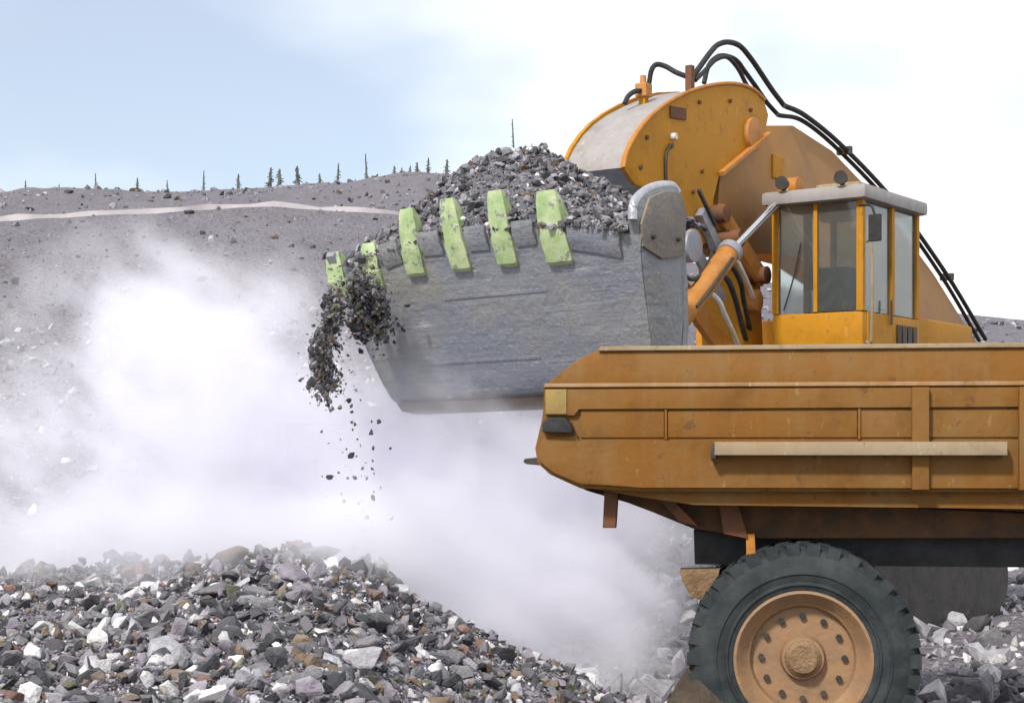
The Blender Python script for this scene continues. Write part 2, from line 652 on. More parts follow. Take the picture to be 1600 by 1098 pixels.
def rock_mass(name, spots, sizes, mixture, label, cat, tilt=1.0, parent=None, kind='stuff'):
    """one mesh of very many stones that nobody could count"""
    n = len(spots)
    spots = np.array(spots, float)
    sizes = np.array(sizes, float)
    rots = rot_matrices(n, tilt)
    which = rng.integers(0, len(PROTO), n)
    names = list(mixture)
    pr = np.array([mixture[k] for k in names], float)
    cols = np.array([STONES[k] for k in names])[rng.choice(len(names), n, p=pr / pr.sum())]
    cols = cols * rng.uniform(0.75, 1.25, (n, 1))
    V, F, C = [], [], []
    base = 0
    for k, (pv, pf) in enumerate(PROTO):
        idx = np.nonzero(which == k)[0]
        if not len(idx):
            continue
        st = rng.uniform(0.75, 1.3, (len(idx), 1, 3))
        v = np.einsum('nij,nvj->nvi', rots[idx], pv[None] * st) * sizes[idx][:, None, None] * 0.5 + spots[idx][:, None]
        f = pf[None] + (np.arange(len(idx)) * len(pv))[:, None, None] + base
        V.append(v.reshape(-1, 3))
        F.append(f.reshape(-1, 3))
        C.append(np.repeat(cols[idx], len(pv), 0))
        base += len(idx) * len(pv)
    V, F, C = np.concatenate(V), np.concatenate(F), np.concatenate(C)
    me = bpy.data.meshes.new(name)
    me.vertices.add(len(V))
    me.vertices.foreach_set('co', V.ravel())
    me.loops.add(F.size)
    me.loops.foreach_set('vertex_index', F.ravel().astype(np.int32))
    me.polygons.add(len(F))
    me.polygons.foreach_set('loop_start', np.arange(0, F.size, 3, dtype=np.int32))
    me.polygons.foreach_set('loop_total', np.full(len(F), 3, dtype=np.int32))
    me.polygons.foreach_set('use_smooth', np.zeros(len(F), dtype=bool))
    a = me.color_attributes.new('stone', 'FLOAT_COLOR', 'POINT')
    a.data.foreach_set('color', np.concatenate([C, np.ones((len(C), 1))], 1).ravel())
    me.update()
    me.validate()
    o = link(name, me, 'rock', parent)
    tag(o, label, cat, kind=kind)
    return o


ROCK_ME = {}


def rock_mesh(k, stone):
    key = (k, stone)
    if key not in ROCK_ME:
        pv, pf = PROTO[k]
        bm = bmesh.new()
        vs_ = [bm.verts.new(v) for v in pv * 0.5]
        for f in pf:
            bm.faces.new([vs_[i] for i in f])
        bmesh.ops.bevel(bm, geom=bm.edges[:], offset=0.022, segments=1, affect='EDGES')
        me = bpy.data.meshes.new('rock')
        bm.to_mesh(me)
        bm.free()
        a = me.color_attributes.new('stone', 'FLOAT_COLOR', 'POINT')
        a.data.foreach_set('color', list((*STONES[stone], 1)) * len(me.vertices))
        me.materials.append(M['rock'])
        ROCK_ME[key] = me
    return ROCK_ME[key]


def rock(loc, size, stone, label, group, rot=None, scale=(1, 1, 1), k=None):
    me = rock_mesh(random.randrange(len(PROTO)) if k is None else k, stone)
    o = bpy.data.objects.new('rock', me)
    COL.objects.link(o)
    o.location = loc
    o.rotation_euler = rot or (random.uniform(-0.5, 0.5), random.uniform(-0.5, 0.5), random.uniform(0, 6.28))
    o.scale = (size * scale[0], size * scale[1], size * scale[2])
    tag(o, label, 'rock', group)
    return o


MIX_PILE = {'dark grey': 5.6, 'mid grey': 2.8, 'pale grey': 2.0, 'whitish': 2.0, 'brown': 1.6, 'reddish': 0.6, 'mauve grey': 2.8, 'olive': 0.4}
MIX_LOAD = {'dark grey': 5.0, 'mid grey': 3.5, 'pale grey': 0.9, 'whitish': 0.35, 'mauve grey': 3.0, 'brown': 0.4}
MIX_FAR = {'dark grey': 1.2, 'mid grey': 2.5, 'pale grey': 3.5, 'whitish': 2, 'mauve grey': 2.5}

# foreground rubble: thousands of chips and fist-sized stones
sp, sz = [], []
while len(sp) < 46000:
    y = random.uniform(8.2, 18.2)
    x = random.uniform(-0.33 * y - 0.5, 1.9)
    h = ground_h(x, y)
    if pile_h(x, y) < 0.02:
        continue
    s = min(0.20, 0.022 * random.paretovariate(1.75))
    sp.append((x, y, h + s * random.uniform(-0.1, 0.3)))
    sz.append(s)
rock_mass('rubble', sp, sz, MIX_PILE, 'mixed broken stone chips covering the foreground rubble pile', 'rubble', 0.8)

# ground between and behind the machines, out to the foot of the bank
sp, sz = [], []
while len(sp) < 12000:
    y = 18 + 52 * random.random() ** 1.5
    x = random.uniform(-0.36 * y, 0.36 * y)
    s = min(0.6, 0.09 * random.paretovariate(1.9))
    sp.append((x, y, ground_h(x, y) + s * 0.1))
    sz.append(s)
while len(sp) < 15500:
    x, y = random.gauss(2.4, 1.0), random.gauss(23.9, 1.3)
    s = min(0.4, 0.06 * random.paretovariate(1.7))
    sp.append((x, y, ground_h(x, y) + s * 0.15))
    sz.append(s)
rock_mass('scree', sp, sz, MIX_FAR, 'pale blasted scree on the pit floor and far bank', 'scree', 0.8)

# coarse blocks on the far bank and hillside
sp, sz = [], []
while len(sp) < 9000:
    y = 58 + 300 * random.random() ** 1.8
    x = random.uniform(-0.36 * y, 0.36 * y)
    s = min(0.007 * y, 0.0020 * y * random.paretovariate(2.2))
    sp.append((x, y, ground_h(x, y) + s * 0.05))
    sz.append(s)
rock_mass('hillside_blocks', sp, sz, {'dark grey': 2, 'mid grey': 4, 'mauve grey': 3, 'brown': 0.3, 'pale grey': 1.0}, 'scattered grey blocks on the far hillside and bank', 'scree', 0.8)

# the largest stones of the pile, one by one
LOOK = {'dark grey': 'dark grey', 'mid grey': 'mid grey', 'pale grey': 'pale grey', 'whitish': 'whitish', 'brown': 'brown',
        'reddish': 'reddish', 'mauve grey': 'mauve grey', 'olive': 'olive grey'}
n_big = 0
while n_big < 190:
    y = random.uniform(9.6, 15.4)
    x = random.uniform(-0.31 * y, 1.3)
    if pile_h(x, y) < 0.15:
        continue
    st = pick_stone(MIX_PILE)
    s = random.uniform(0.11, 0.24) if random.random() < 0.86 else random.uniform(0.26, 0.52)
    gz = ground_h(x, y)
    ppx, ppy = 800 + FPX * x / y, 700 + FPX * (CAM_Z - gz) / y
    side = 'far left' if ppx < 260 else 'left' if ppx < 480 else 'middle left' if ppx < 640 else 'middle' if ppx < 800 else 'right'
    band = 'along the crest' if y > 13.6 else 'on the upper slope' if ppy < 985 else 'on the lower slope' if ppy < 1045 else 'at the bottom edge'
    size_w = 'small' if s < 0.18 else 'large' if s > 0.24 else 'middling'
    rock((x, y, gz + s * 0.08), s, st, f'{size_w} {LOOK[st]} rock {band} of the rubble pile, {side} part', 'rocks in the foreground rubble pile',
         scale=(random.uniform(0.9, 1.4), random.uniform(0.7, 1.1), random.uniform(0.6, 1.0)))
    n_big += 1


# ------------------------------------------------------------------ the shovel (excavator)
LIP_Z = 5.45
EX0 = Vector((-0.42, 20.3, 0.0))
EX_RZ = R(-35)
ex = empty('excavator', EX0, EX_RZ)
tag(ex, 'yellow front shovel excavator raising a heaped grey bucket with pale green teeth', 'excavator')
CW, SW = math.cos(R(35)), math.sin(R(35))          # local x = along the bucket's width, y = backwards, z = up


def on_plane(px, py, w):
    """local (w, d, u) of the point seen at a photograph pixel on the vertical plane x = w"""
    k = (px - 800) / FPX
    x0, y0 = EX0.x + w * CW, EX0.y - w * SW
    d = (k * y0 - x0) / (SW - CW * k)
    Y = y0 + CW * d
    return Vector((w, d, CAM_Z + (700 - py) / FPX * Y))


# --- bucket: lofted shell.  Outer skin rows run from the lip down round the heel and up the back
bucket = empty('bucket', (0, 0, 0))
bucket.parent = ex
bucket.location = (-0.10, 0, LIP_Z)
bucket.rotation_euler = (0, R(-1.2), 0)
HW_LIP, HW_HEEL = 2.30, 1.98


def lip_recess(s):
    """spade-shaped lip: how far the lip lies back along the floor at width fraction s"""
    return 0.32 * max(0.0, abs(s) - 0.42) / 0.58


PROF = [(0.0, 0.0), (0.16, -0.40), (0.36, -0.85), (0.60, -1.35), (0.80, -1.72), (0.94, -1.93), (1.12, -2.04), (1.34, -2.07),
        (1.58, -2.05), (1.78, -1.75), (1.92, -1.2), (1.98, -0.6), (1.96, 0.0), (1.92, 0.30)]
NS = 25


def shell_point(i, s, inset=0.0):
    d, u = PROF[i]
    f = min(1.0, max(0.0, -u / 2.15)) if i < 8 else 1.0
    hw = HW_LIP + (HW_HEEL - HW_LIP) * f
    if i >= 8:
        hw = HW_HEEL - 0.35 * (i - 7) / 6 * 0.6
    if i == 0:
        r = lip_recess(s)
        d, u = d + r * 0.37, u - r * 0.93
    elif i == 1:
        r = lip_recess(s) * 0.15
        d, u = d + r * 0.37, u - r * 0.93
    return Vector((s * (hw - inset), d, u))


def shell_normal(i):
    a, b = PROF[max(0, i - 1)], PROF[min(len(PROF) - 1, i + 1)]
    t = Vector((b[0] - a[0], b[1] - a[1])).normalized()
    return Vector((0, -t.y, t.x))          # towards the inside of the bowl


mb = MB()
ss = np.linspace(-1, 1, NS)
outer = [[mb.bm.verts.new(shell_point(i, s)) for s in ss] for i in range(len(PROF))]
inner = [[mb.bm.verts.new(shell_point(i, s, 0.02) + shell_normal(i) * 0.09) for s in ss] for i in range(len(PROF))]
for g, flip in ((outer, False), (inner, True)):
    for i in range(len(PROF) - 1):
        for k in range(NS - 1):
            q = [g[i][k], g[i][k + 1], g[i + 1][k + 1], g[i + 1][k]]
            mb.bm.faces.new(q[::-1] if flip else q)
for i in (0, len(PROF) - 1):
    for k in range(NS - 1):
        mb.bm.faces.new([outer[i][k], outer[i][k + 1], inner[i][k + 1], inner[i][k]])
for k in (0, NS - 1):
    for i in range(len(PROF) - 1):
        mb.bm.faces.new([outer[i][k], outer[i + 1][k], inner[i + 1][k], inner[i][k]])
mb.build('bucket_shell', 'bucket', bucket, smooth=True, angle=40)

# side plates: solid plates closing both ends; the front part is the wide jaw, with a rounded top corner
JAW = [(0.10, -0.28), (0.30, -0.72), (0.58, -1.33), (0.80, -1.76), (0.98, -1.97), (1.16, -2.02), (1.36, -1.95), (1.30, -1.2), (1.18, -0.5), (1.05, 0.12),
       (0.98, 0.30), (0.86, 0.37), (0.55, 0.33), (0.22, 0.22), (0.03, 0.10), (-0.02, -0.05)]
for s in (-1, 1):
    pa, pb = [], []
    for d, u in JAW:
        if s < 0 and u > -0.2:
            u = -0.2 + (u + 0.2) * 0.35
        f = min(1.0, max(0.0, -u / 2.15))
        hw = HW_LIP + (HW_HEEL - HW_LIP) * f
        pa.append((s * (hw + 0.012), d + 0.02, u))
        pb.append((s * (hw - 0.11), d + 0.02, u))
    if s < 0:
        pa, pb = pb, pa
    o = MB().prism(pa, pb, 0.02).build('side_plate', 'bucket', bucket, smooth=True)
    # thick polished rim along the top of the plate
    if s < 0:
        continue
    rim = [(-0.03, -0.12), (0.0, 0.06), (0.22, 0.22), (0.55, 0.33), (0.86, 0.37), (0.98, 0.31)]
    mb = MB()
    mb.tube([(s * (HW_LIP - 0.04), d + 0.02, u) for d, u in rim], 0.055, seg=10, sub=5)
    mb.build('rim_bar', plain('bright_worn_rim' + str(s), (0.55, 0.56, 0.60), (0.40, 0.40, 0.43), 0.4, 0.5, scale=5), bucket, smooth=True, angle=50)

# dirt-caked cutter plate bolted outside the near jaw, upper part
CUT = [(0.06, -0.16), (0.15, -0.40), (0.60, -0.50), (1.10, -0.42), (1.06, 0.06), (0.98, 0.24), (0.86, 0.30), (0.55, 0.26), (0.22, 0.15)]
pa, pb = [], []
for d, u in CUT:
    f = min(1.0, max(0.0, -u / 2.15))
    hw = HW_LIP + (HW_HEEL - HW_LIP) * f
    pa.append((hw + 0.05, d + 0.02, u))
    pb.append((hw + 0.005, d + 0.02, u))
MB().prism(pa, pb, 0.012).build('side_cutter', plain('brown_dirt_on_cutter', (0.26, 0.215, 0.175), (0.20, 0.185, 0.175), 0.85, scale=4, bs=0.5), bucket, smooth=True)
for d, u in ((0.35, -0.28), (0.92, -0.25)):
    f = min(1.0, max(0.0, -u / 2.15))
    hw = HW_LIP + (HW_HEEL - HW_LIP) * f
    MB().cyl((hw + 0.045, d, u), (hw + 0.085, d, u), 0.03, seg=6).build('bolt', 'dark_steel', bucket)

# side wall of the rear half
for s in (-1, 1):
    pts = [(1.1, -2.0), (1.34, -2.12), (1.58, -2.0), (1.78, -1.72), (1.9, -1.2), (1.95, -0.6), (1.92, 0.1), (1.05, 0.1)]
    pa = [(s * 1.72, d, u) for d, u in pts]
    pb = [(s * 1.64, d, u) for d, u in pts]
    MB().prism(pa, pb).build('rear_side_wall', 'bucket', bucket)


def floor_at(s, t):
    """point on the outer floor: s across, t metres down from the lip, with a little forward offset"""
    L = 0.0
    for i in range(len(PROF) - 1):
        a, b = Vector(PROF[i]), Vector(PROF[i + 1])
        l = (b - a).length
        if L + l >= t or i == len(PROF) - 2:
            p = a + (b - a) * ((t - L) / l)
            break
        L += l
    f = min(1.0, max(0.0, -p.y / 2.15))
    hw = HW_LIP + (HW_HEEL - HW_LIP) * f
    return Vector((s * hw, p.x, p.y))


# wear bars welded across the floor
for t, s0, s1 in ((0.82, -0.30, 0.40), (1.66, -0.62, 0.25)):
    mb = MB()
    a, b = [], []
    for k in range(8):
        s = s0 + (s1 - s0) * k / 7
        a.append((floor_at(s, t), floor_at(s, t + 0.035)))
    n = Vector((0, -0.92, -0.38))
    bm = mb.bm
    prev = None
    for p, q in a:
        ring = [bm.verts.new(p - n * 0.02), bm.verts.new(p + n * 0.010), bm.verts.new(q + n * 0.010), bm.verts.new(q - n * 0.02)]
        if prev:
            for i in range(4):
                j = (i + 1) % 4
                bm.faces.new([prev[i], ring[i], ring[j], prev[j]])
        else:
            bm.faces.new(ring)
        prev = ring
    bm.faces.new(prev[::-1])
    mb.build('wear_bar', 'bucket', bucket)

# heel strip, rusty towards the near end
mb = MB()
for k in range(1):
    pa = [(-1.92, 0.94, -2.00), (-1.92, 1.04, -2.10), (-1.92, 1.34, -2.14), (-1.92, 1.30, -2.00)]
    pb = [(1.92, 0.94, -2.00), (1.92, 1.04, -2.10), (1.92, 1.34, -2.14), (1.92, 1.30, -2.00)]
    mb.prism(pa, pb, 0.01)
mb.build('heel_strip', plain('heel_strip_steel', (0.07, 0.065, 0.06), (0.11, 0.065, 0.04), 0.6, 0.2, scale=0.8), bucket)


# teeth: adapter hugging the lip, pointed tip standing up beyond it
def tooth(s, length=0.86, lean=0.0, width=0.26):
    base = floor_at(s, 0.52 + lip_recess(s) * 0.6)
    dirv = Vector((0, -0.30, 0.954)).normalized()
    nrm = Vector((0, -0.954, -0.30))
    side = Vector((1, 0, 0))
    dirv = (dirv + side * lean).normalized()
    prof = [(0.0, 0.80, 0.02, -0.10), (0.06, 0.95, 0.075, -0.10), (0.40, 1.0, 0.11, -0.12), (0.46, 0.88, 0.10, -0.12),
            (0.62, 0.92, 0.085, -0.11), (0.88, 0.80, 0.045, -0.07), (1.0, 0.66, 0.008, -0.025)]
    mb = MB()
    bm = mb.bm
    rings = []
    for t, wf, fo, ba in prof:
        c = base + dirv * (t * length)
        w = width * wf * 0.5
        rings.append([bm.verts.new(c + side * x + nrm * z) for x, z in
                      ((-w, ba), (-w, fo * 0.75), (-w * 0.72, fo), (w * 0.72, fo), (w, fo * 0.75), (w, ba))])
    for a, b in zip(rings, rings[1:]):
        for i in range(6):
            j = (i + 1) % 6
            bm.faces.new([a[i], a[j], b[j], b[i]])
    bm.faces.new(rings[0])
    bm.faces.new(rings[-1][::-1])
    o = mb.build('tooth', 'tooth', bucket, smooth=True, angle=25)
    # locking pin through the adapter
    c = base + dirv * (0.30 * length)
    MB().cyl(c - side * (width * 0.56) - nrm * 0.02, c + side * (width * 0.56) - nrm * 0.02, 0.028, seg=10).build('pin', 'dark_steel', bucket)
    return o


for s, ln, le in ((-1.0, 0.60, -0.06), (-0.735, 0.58, 0.0), (-0.42, 0.84, 0.02), (-0.105, 0.90, -0.06), (0.20, 0.92, -0.02), (0.53, 0.88, -0.06)):
    tooth(s, ln, le, 0.29 if s < 0.4 else 0.36)
# lip shrouds between the teeth
for s0, s1 in ((-0.88, -0.77), (-0.62, -0.49), (-0.34, -0.20), (-0.03, 0.10), (0.27, 0.40), (0.60, 0.90)):
    pa, pb = [], []
    for t, fo in ((-0.02, 0.05), (0.12, 0.07), (0.28, 0.02)):
        for s, L in ((s0, pa), (s1, pb)):
            r = lip_recess(s)
            p = floor_at(s, max(0.0, t) + r)
            L.append(p + Vector((0, -0.954, -0.30)) * fo + Vector((0, 0, 0.03 if t < 0 else 0)))
    for s, L in ((s0, pa), (s1, pb)):
        r = lip_recess(s)
        L.append(floor_at(s, 0.28 + r) + Vector((0, 0.954, 0.30)) * 0.02)
        L.append(floor_at(s, r) + Vector((0, 0.954, 0.30)) * 0.13)
    MB().prism(pa, pb, 0.012).build('lip_shroud', 'bucket', bucket, smooth=True)

# --- stick: big rounded box section above and behind the bucket
W_NEAR, W_FAR = 0.59, -0.40
ST = [(974, 262), (978, 242), (988, 220), (1002, 198), (1018, 180), (1038, 164), (1062, 150), (1088, 139), (1118, 132), (1150, 131), (1176, 139), (1194, 156),
      (1201, 180), (1196, 206), (1160, 236), (1124, 268), (1114, 310), (1114, 352), (1106, 378), (1086, 392), (1066, 384), (1056, 352), (1048, 318), (1020, 300), (992, 288)]
near = [on_plane(px, py, W_NEAR) for px, py in ST]


def shifted(pts, w):
    return [Vector((w, p.y, p.z)) for p in pts]


st_root = empty('stick', (0, 0, 0))
st_root.parent = ex
cen = sum((Vector((0, p.y, p.z)) for p in near), Vector()) / len(near)
MB().prism(near, shifted(near, W_NEAR - 0.06), 0.015).build('side_plate', 'yellow', st_root, smooth=True)
far_pts = shifted(near, W_FAR)
MB().prism(shifted(near, W_FAR + 0.06), far_pts, 0.015).build('side_plate', 'yellow', st_root, smooth=True)


def strip(idx, thick=0.05, inset=0.05, w0=None, w1=None):
    """bent plate following part of the outline between the two side plates"""
    w0 = W_NEAR - 0.062 if w0 is None else w0
    w1 = W_FAR + 0.062 if w1 is None else w1
    ptsn = [near[i] for i in idx]
    mb = MB()
    bm = mb.bm
    rows = []
    for p in ptsn:
        v = Vector((0, cen.y - p.y, cen.z - p.z)).normalized()
        a = p + v * inset
        b = p + v * (inset + thick)
        rows.append([bm.verts.new((w0, a.y, a.z)), bm.verts.new((w1, a.y, a.z)), bm.verts.new((w1, b.y, b.z)), bm.verts.new((w0, b.y, b.z))])
    for a, b in zip(rows, rows[1:]):
        for i in range(4):
            j = (i + 1) % 4
            bm.faces.new([a[i], b[i], b[j], a[j]])
    bm.faces.new(rows[0])
    bm.faces.new(rows[-1][::-1])
    return mb


n_st = len(near)
strip(list(range(0, 10))).build('front_plate', 'yellow_dusty', st_root, smooth=True, angle=40)  # pale grey: settled dust, with sky glare also put into the colour
strip(list(range(9, 15)), inset=0.051).build('rear_plate', 'yellow', st_root, smooth=True, angle=40)
strip([16, 17, 18, 19, 20, 21, 22, 23, 24, 0], inset=0.052).build('lower_plate', 'steel_grey', st_root, smooth=True, angle=40)
# flange on the lower right edge of the plate
f0, f1 = on_plane(1196, 210, W_NEAR), on_plane(1122, 272, W_NEAR)
dv = (f1 - f0).normalized()
nv = Vector((0, -dv.z, dv.y))
MB().prism([f0 + nv * 0.03, f1 + nv * 0.03, f1 - nv * 0.03, f0 - nv * 0.03],
           [q + Vector((0.10, 0, 0)) for q in (f0 + nv * 0.03, f1 + nv * 0.03, f1 - nv * 0.03, f0 - nv * 0.03)], 0.008).build('flange', 'orange', st_root)
# rim weld along the curved edge
MB().tube([p + Vector((0.004, 0, 0)) for p in near[0:12]], 0.028, seg=8, sub=3).build('edge_weld', 'orange', st_root, smooth=True)
# grease line, fitting, oil stain plate
MB().tube([on_plane(1041, 290, W_NEAR + 0.02), on_plane(1041, 245, W_NEAR + 0.025), on_plane(1048, 226, W_NEAR + 0.03)], 0.022, seg=8).build('grease_line', 'dark_steel', st_root, smooth=True)
c = on_plane(1050, 214, W_NEAR)
MB().cyl(c, c + Vector((0.07, 0, 0)), 0.055, 0.045, seg=14, bevel=0.008).build('grease_fitting', 'white_part', st_root)
c = on_plane(1047, 228, W_NEAR)
MB().cyl(c, c + Vector((0.04, 0, 0)), 0.04, seg=12).build('clamp', 'rust', st_root)
a, b = on_plane(1046, 184, W_NEAR), on_plane(1070, 170, W_NEAR)
MB().hexa([(W_NEAR - 0.01, a.y, a.z), (W_NEAR + 0.03, a.y, a.z), (W_NEAR + 0.03, b.y, a.z + 0.03), (W_NEAR - 0.01, b.y, a.z + 0.03),
           (W_NEAR - 0.01, a.y, b.z - 0.03), (W_NEAR + 0.03, a.y, b.z - 0.03), (W_NEAR + 0.03, b.y, b.z), (W_NEAR - 0.01, b.y, b.z)], 0.006).build('bolt_plate', 'rust', st_root)
# hydraulic valve block and brackets on top
post = on_plane(1078, 140, W_NEAR - 0.1)
MB().box((post.x - 0.05, post.y - 0.05, post.z - 0.08), (post.x + 0.05, post.y + 0.05, post.z + 0.33), 0.01).build('hose_bracket', 'rust', st_root)
vb = on_plane(1005, 150, W_FAR + 0.35)
MB().box((vb.x - 0.09, vb.y - 0.08, vb.z - 0.02), (vb.x + 0.09, vb.y + 0.10, vb.z + 0.17), 0.02).cyl(vb + Vector((0, 0, 0.15)), vb + Vector((0, 0, 0.28)), 0.05, 0.04, 12).build('valve_block', 'orange', st_root)
MB().box((vb.x - 0.05, vb.y - 0.04, vb.z - 0.26), (vb.x + 0.05, vb.y + 0.06, vb.z - 0.02)).build('valve_bracket', 'yellow', st_root)


def hose(name, pts, w, r, mat='black', parent=st_root):
    ws = w if isinstance(w, (list, tuple)) else [w] * len(pts)
    return MB().tube([on_plane(px, py, ww) for (px, py), ww in zip(pts, ws)], r, seg=10, sub=8).build(name, mat, parent, smooth=True, angle=60)


hose('hose', [(976, 162), (982, 150), (992, 143), (1002, 142)], [-0.1, -0.08, -0.06, -0.05], 0.035)
hose('hose', [(1014, 132), (1018, 110), (1026, 101), (1040, 104), (1056, 113), (1076, 121)], [-0.05, 0, 0.05, 0.15, 0.3, 0.45], 0.036)
hose('hose', [(1080, 124), (1094, 104), (1110, 82), (1122, 70), (1138, 66), (1156, 72), (1172, 90), (1186, 110), (1206, 140), (1225, 165)], 0.42, 0.040)
hose('hose', [(1100, 130), (1106, 106), (1116, 92), (1130, 87), (1150, 94), (1164, 112), (1180, 134), (1198, 160), (1216, 180)], 0.20, 0.036)
hose('hose', [(1086, 126), (1102, 110), (1118, 94), (1134, 89), (1146, 98), (1156, 112), (1164, 128), (1176, 150)], 0.48, 0.032)

# --- boom: from the stick's pivot down to the machine house
BO = [(1126, 262), (1160, 232), (1196, 196), (1240, 196), (1300, 236), (1380, 320), (1460, 430), (1530, 540), (1560, 640), (1480, 660), (1410, 560), (1330, 450), (1270, 410), (1215, 392), (1160, 398), (1118, 380)]
bn = [on_plane(px, py, 0.42) for px, py in BO]
boom = empty('boom', (0, 0, 0))
boom.parent = ex
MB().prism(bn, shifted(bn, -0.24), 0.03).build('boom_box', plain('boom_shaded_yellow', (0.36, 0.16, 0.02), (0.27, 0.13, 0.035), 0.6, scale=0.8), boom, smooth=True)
p = on_plane(1158, 212, 0.42)
MB().cyl((0.66, p.y, p.z), (-0.5, p.y, p.z), 0.24, seg=28, bevel=0.02).build('pivot_pin', 'orange', boom, smooth=True)
for px, py in ((1215, 262), (1290, 330), (1390, 450)):
    p = on_plane(px, py, 0.42)
    MB().box((0.40, p.y - 0.20, p.z - 0.18), (0.45, p.y + 0.2, p.z + 0.18), 0.02).build('stiffener_plate', 'yellow', boom)
hose('boom_hose', [(1225, 165), (1260, 182), (1320, 232), (1400, 318), (1480, 430), (1540, 530)], 0.46, 0.04, parent=boom)
hose('boom_hose', [(1216, 180), (1256, 190), (1316, 240), (1396, 326), (1474, 436), (1530, 532)], 0.36, 0.036, parent=boom)

for px, py in ((1320, 236), (1400, 322), (1480, 433)):
    p = on_plane(px, py, 0.41)
    MB().box((0.28, p.y - 0.05, p.z - 0.06), (0.53, p.y + 0.05, p.z + 0.07), 0.01).build('hose_clamp', 'dark_steel', boom)
for px, py in ((1092, 160), (1140, 158), (1172, 172), (1010, 215), (1000, 262), (1082, 300), (1096, 268)):
    p = on_plane(px, py, W_NEAR)
    MB().cyl(p, p + Vector((0.03, 0, 0)), 0.032, seg=6).build('bolt', 'rust', st_root)

# --- gear between stick and bucket
gear = empty('bucket_linkage', (0, 0, 0))
gear.parent = ex
p = on_plane(1084, 384, 1.0)
MB().cyl((1.02, p.y, p.z), (-0.9, p.y, p.z), 0.22, seg=28, bevel=0.02).build('hinge_pin', 'steel_grey', gear, smooth=True)


def bar(name, pa, pb, w, wid, th, mat, parent=gear, bev=0.012):
    a, b = on_plane(*pa, w), on_plane(*pb, w)
    d = (b - a).normalized()
    n = Vector((0, -d.z, d.y)) * wid * 0.5
    P = [a + n, b + n, b - n, a - n]
    return MB().prism(P, [q - Vector((th, 0, 0)) for q in P], bev).build(name, mat, parent, smooth=True)


# tilt cylinder: barrel and chrome rod
cyl = empty('hydraulic_cylinder', (0, 0, 0))
cyl.parent = ex
a, b, c2 = on_plane(1046, 520, 1.05), on_plane(1142, 392, 1.05), on_plane(1236, 294, 1.05)
MB().cyl(a, b, 0.15, 0.15, 24, 0.015).build('barrel', 'orange', cyl, smooth=True)
MB().cyl(b - (b - a).normalized() * 0.12, b + (b - a).normalized() * 0.02, 0.175, 0.175, 24, 0.012).build('gland', 'steel_grey', cyl, smooth=True)
MB().cyl(b, c2, 0.058, 0.058, 20).build('rod', 'chrome', cyl, smooth=True)
MB().cyl(c2 - Vector((0.16, 0, 0)), c2 + Vector((0.14, 0, 0)), 0.15, seg=22, bevel=0.015).build('rod_eye', 'orange', cyl, smooth=True)
MB().cyl(a - Vector((0.16, 0, 0)), a + Vector((0.14, 0, 0)), 0.17, seg=22, bevel=0.015).build('barrel_eye', 'orange', cyl, smooth=True)
off = Vector((0.15, 0.02, 0.05))
MB().tube([a.lerp(b, 0.25) + off, a.lerp(b, 0.5) + off * 1.2, a.lerp(b, 0.85) + off], 0.024, 8, 6).build('supply_pipe', 'dark_steel', cyl, smooth=True)

bar('link_arm', (1072, 455), (1140, 552), 0.80, 0.30, 0.10, 'orange')
bar('link_arm', (1064, 350), (1046, 430), 0.80, 0.14, 0.08, 'steel_grey')
bar('lower_arm', (1172, 402), (1180, 580), 0.55, 0.62, 0.70, 'yellow', bev=0.03)
bar('stay', (1100, 330), (1128, 392), 0.72, 0.16, 0.12, 'steel_grey')
bar('stay', (1094, 296), (1120, 352), 0.76, 0.05, 0.05, 'dark_steel')
W_H = [1.10, 1.16, 1.14, 1.0, 0.75, 0.50]
hose('link_hose', [(1140, 400), (1152, 408), (1162, 428), (1170, 446), (1176, 462), (1180, 474)], W_H, 0.030, 'white_part', gear)
hose('link_hose', [(1130, 412), (1146, 420), (1158, 444), (1162, 470), (1168, 496), (1172, 516)], W_H, 0.036, 'black', gear)
hose('link_hose', [(1112, 432), (1134, 434), (1146, 458), (1154, 486), (1160, 512), (1166, 532)], W_H, 0.040, 'black', gear)
hose('link_hose', [(1100, 450), (1122, 468), (1132, 490), (1142, 512), (1150, 530), (1156, 545)], W_H, 0.034, 'white_part', gear)
hose('link_hose', [(1058, 396), (1064, 420), (1078, 436), (1096, 430), (1108, 410), (1114, 392)], [0.85, 1.0, 1.02, 1.0, 0.85, 0.6], 0.030, 'dark_steel', gear)
bar('link_arm', (1128, 330), (1196, 436), 0.72, 0.26, 0.10, 'orange')
bar('guard_plate', (1090, 392), (1132, 470), 0.62, 0.20, 0.06, 'steel_grey')
for px, py in ((1128, 334), (1192, 430)):
    p = on_plane(px, py, 0.72)
    MB().cyl((0.80, p.y, p.z), (0.5, p.y, p.z), 0.13, seg=20, bevel=0.012).build('pin_boss', 'rust', gear, smooth=True)
p = on_plane(1172, 470, 0.58)
MB().cyl((0.72, p.y, p.z), (0.5, p.y, p.z), 0.16, seg=22, bevel=0.015).build('pin_boss', 'orange', gear, smooth=True)
p = on_plane(1150, 372, 0.85)
MB().cyl((0.95, p.y, p.z), (-0.55, p.y, p.z), 0.12, seg=20, bevel=0.01).build('pin_boss', 'rust', gear, smooth=True)

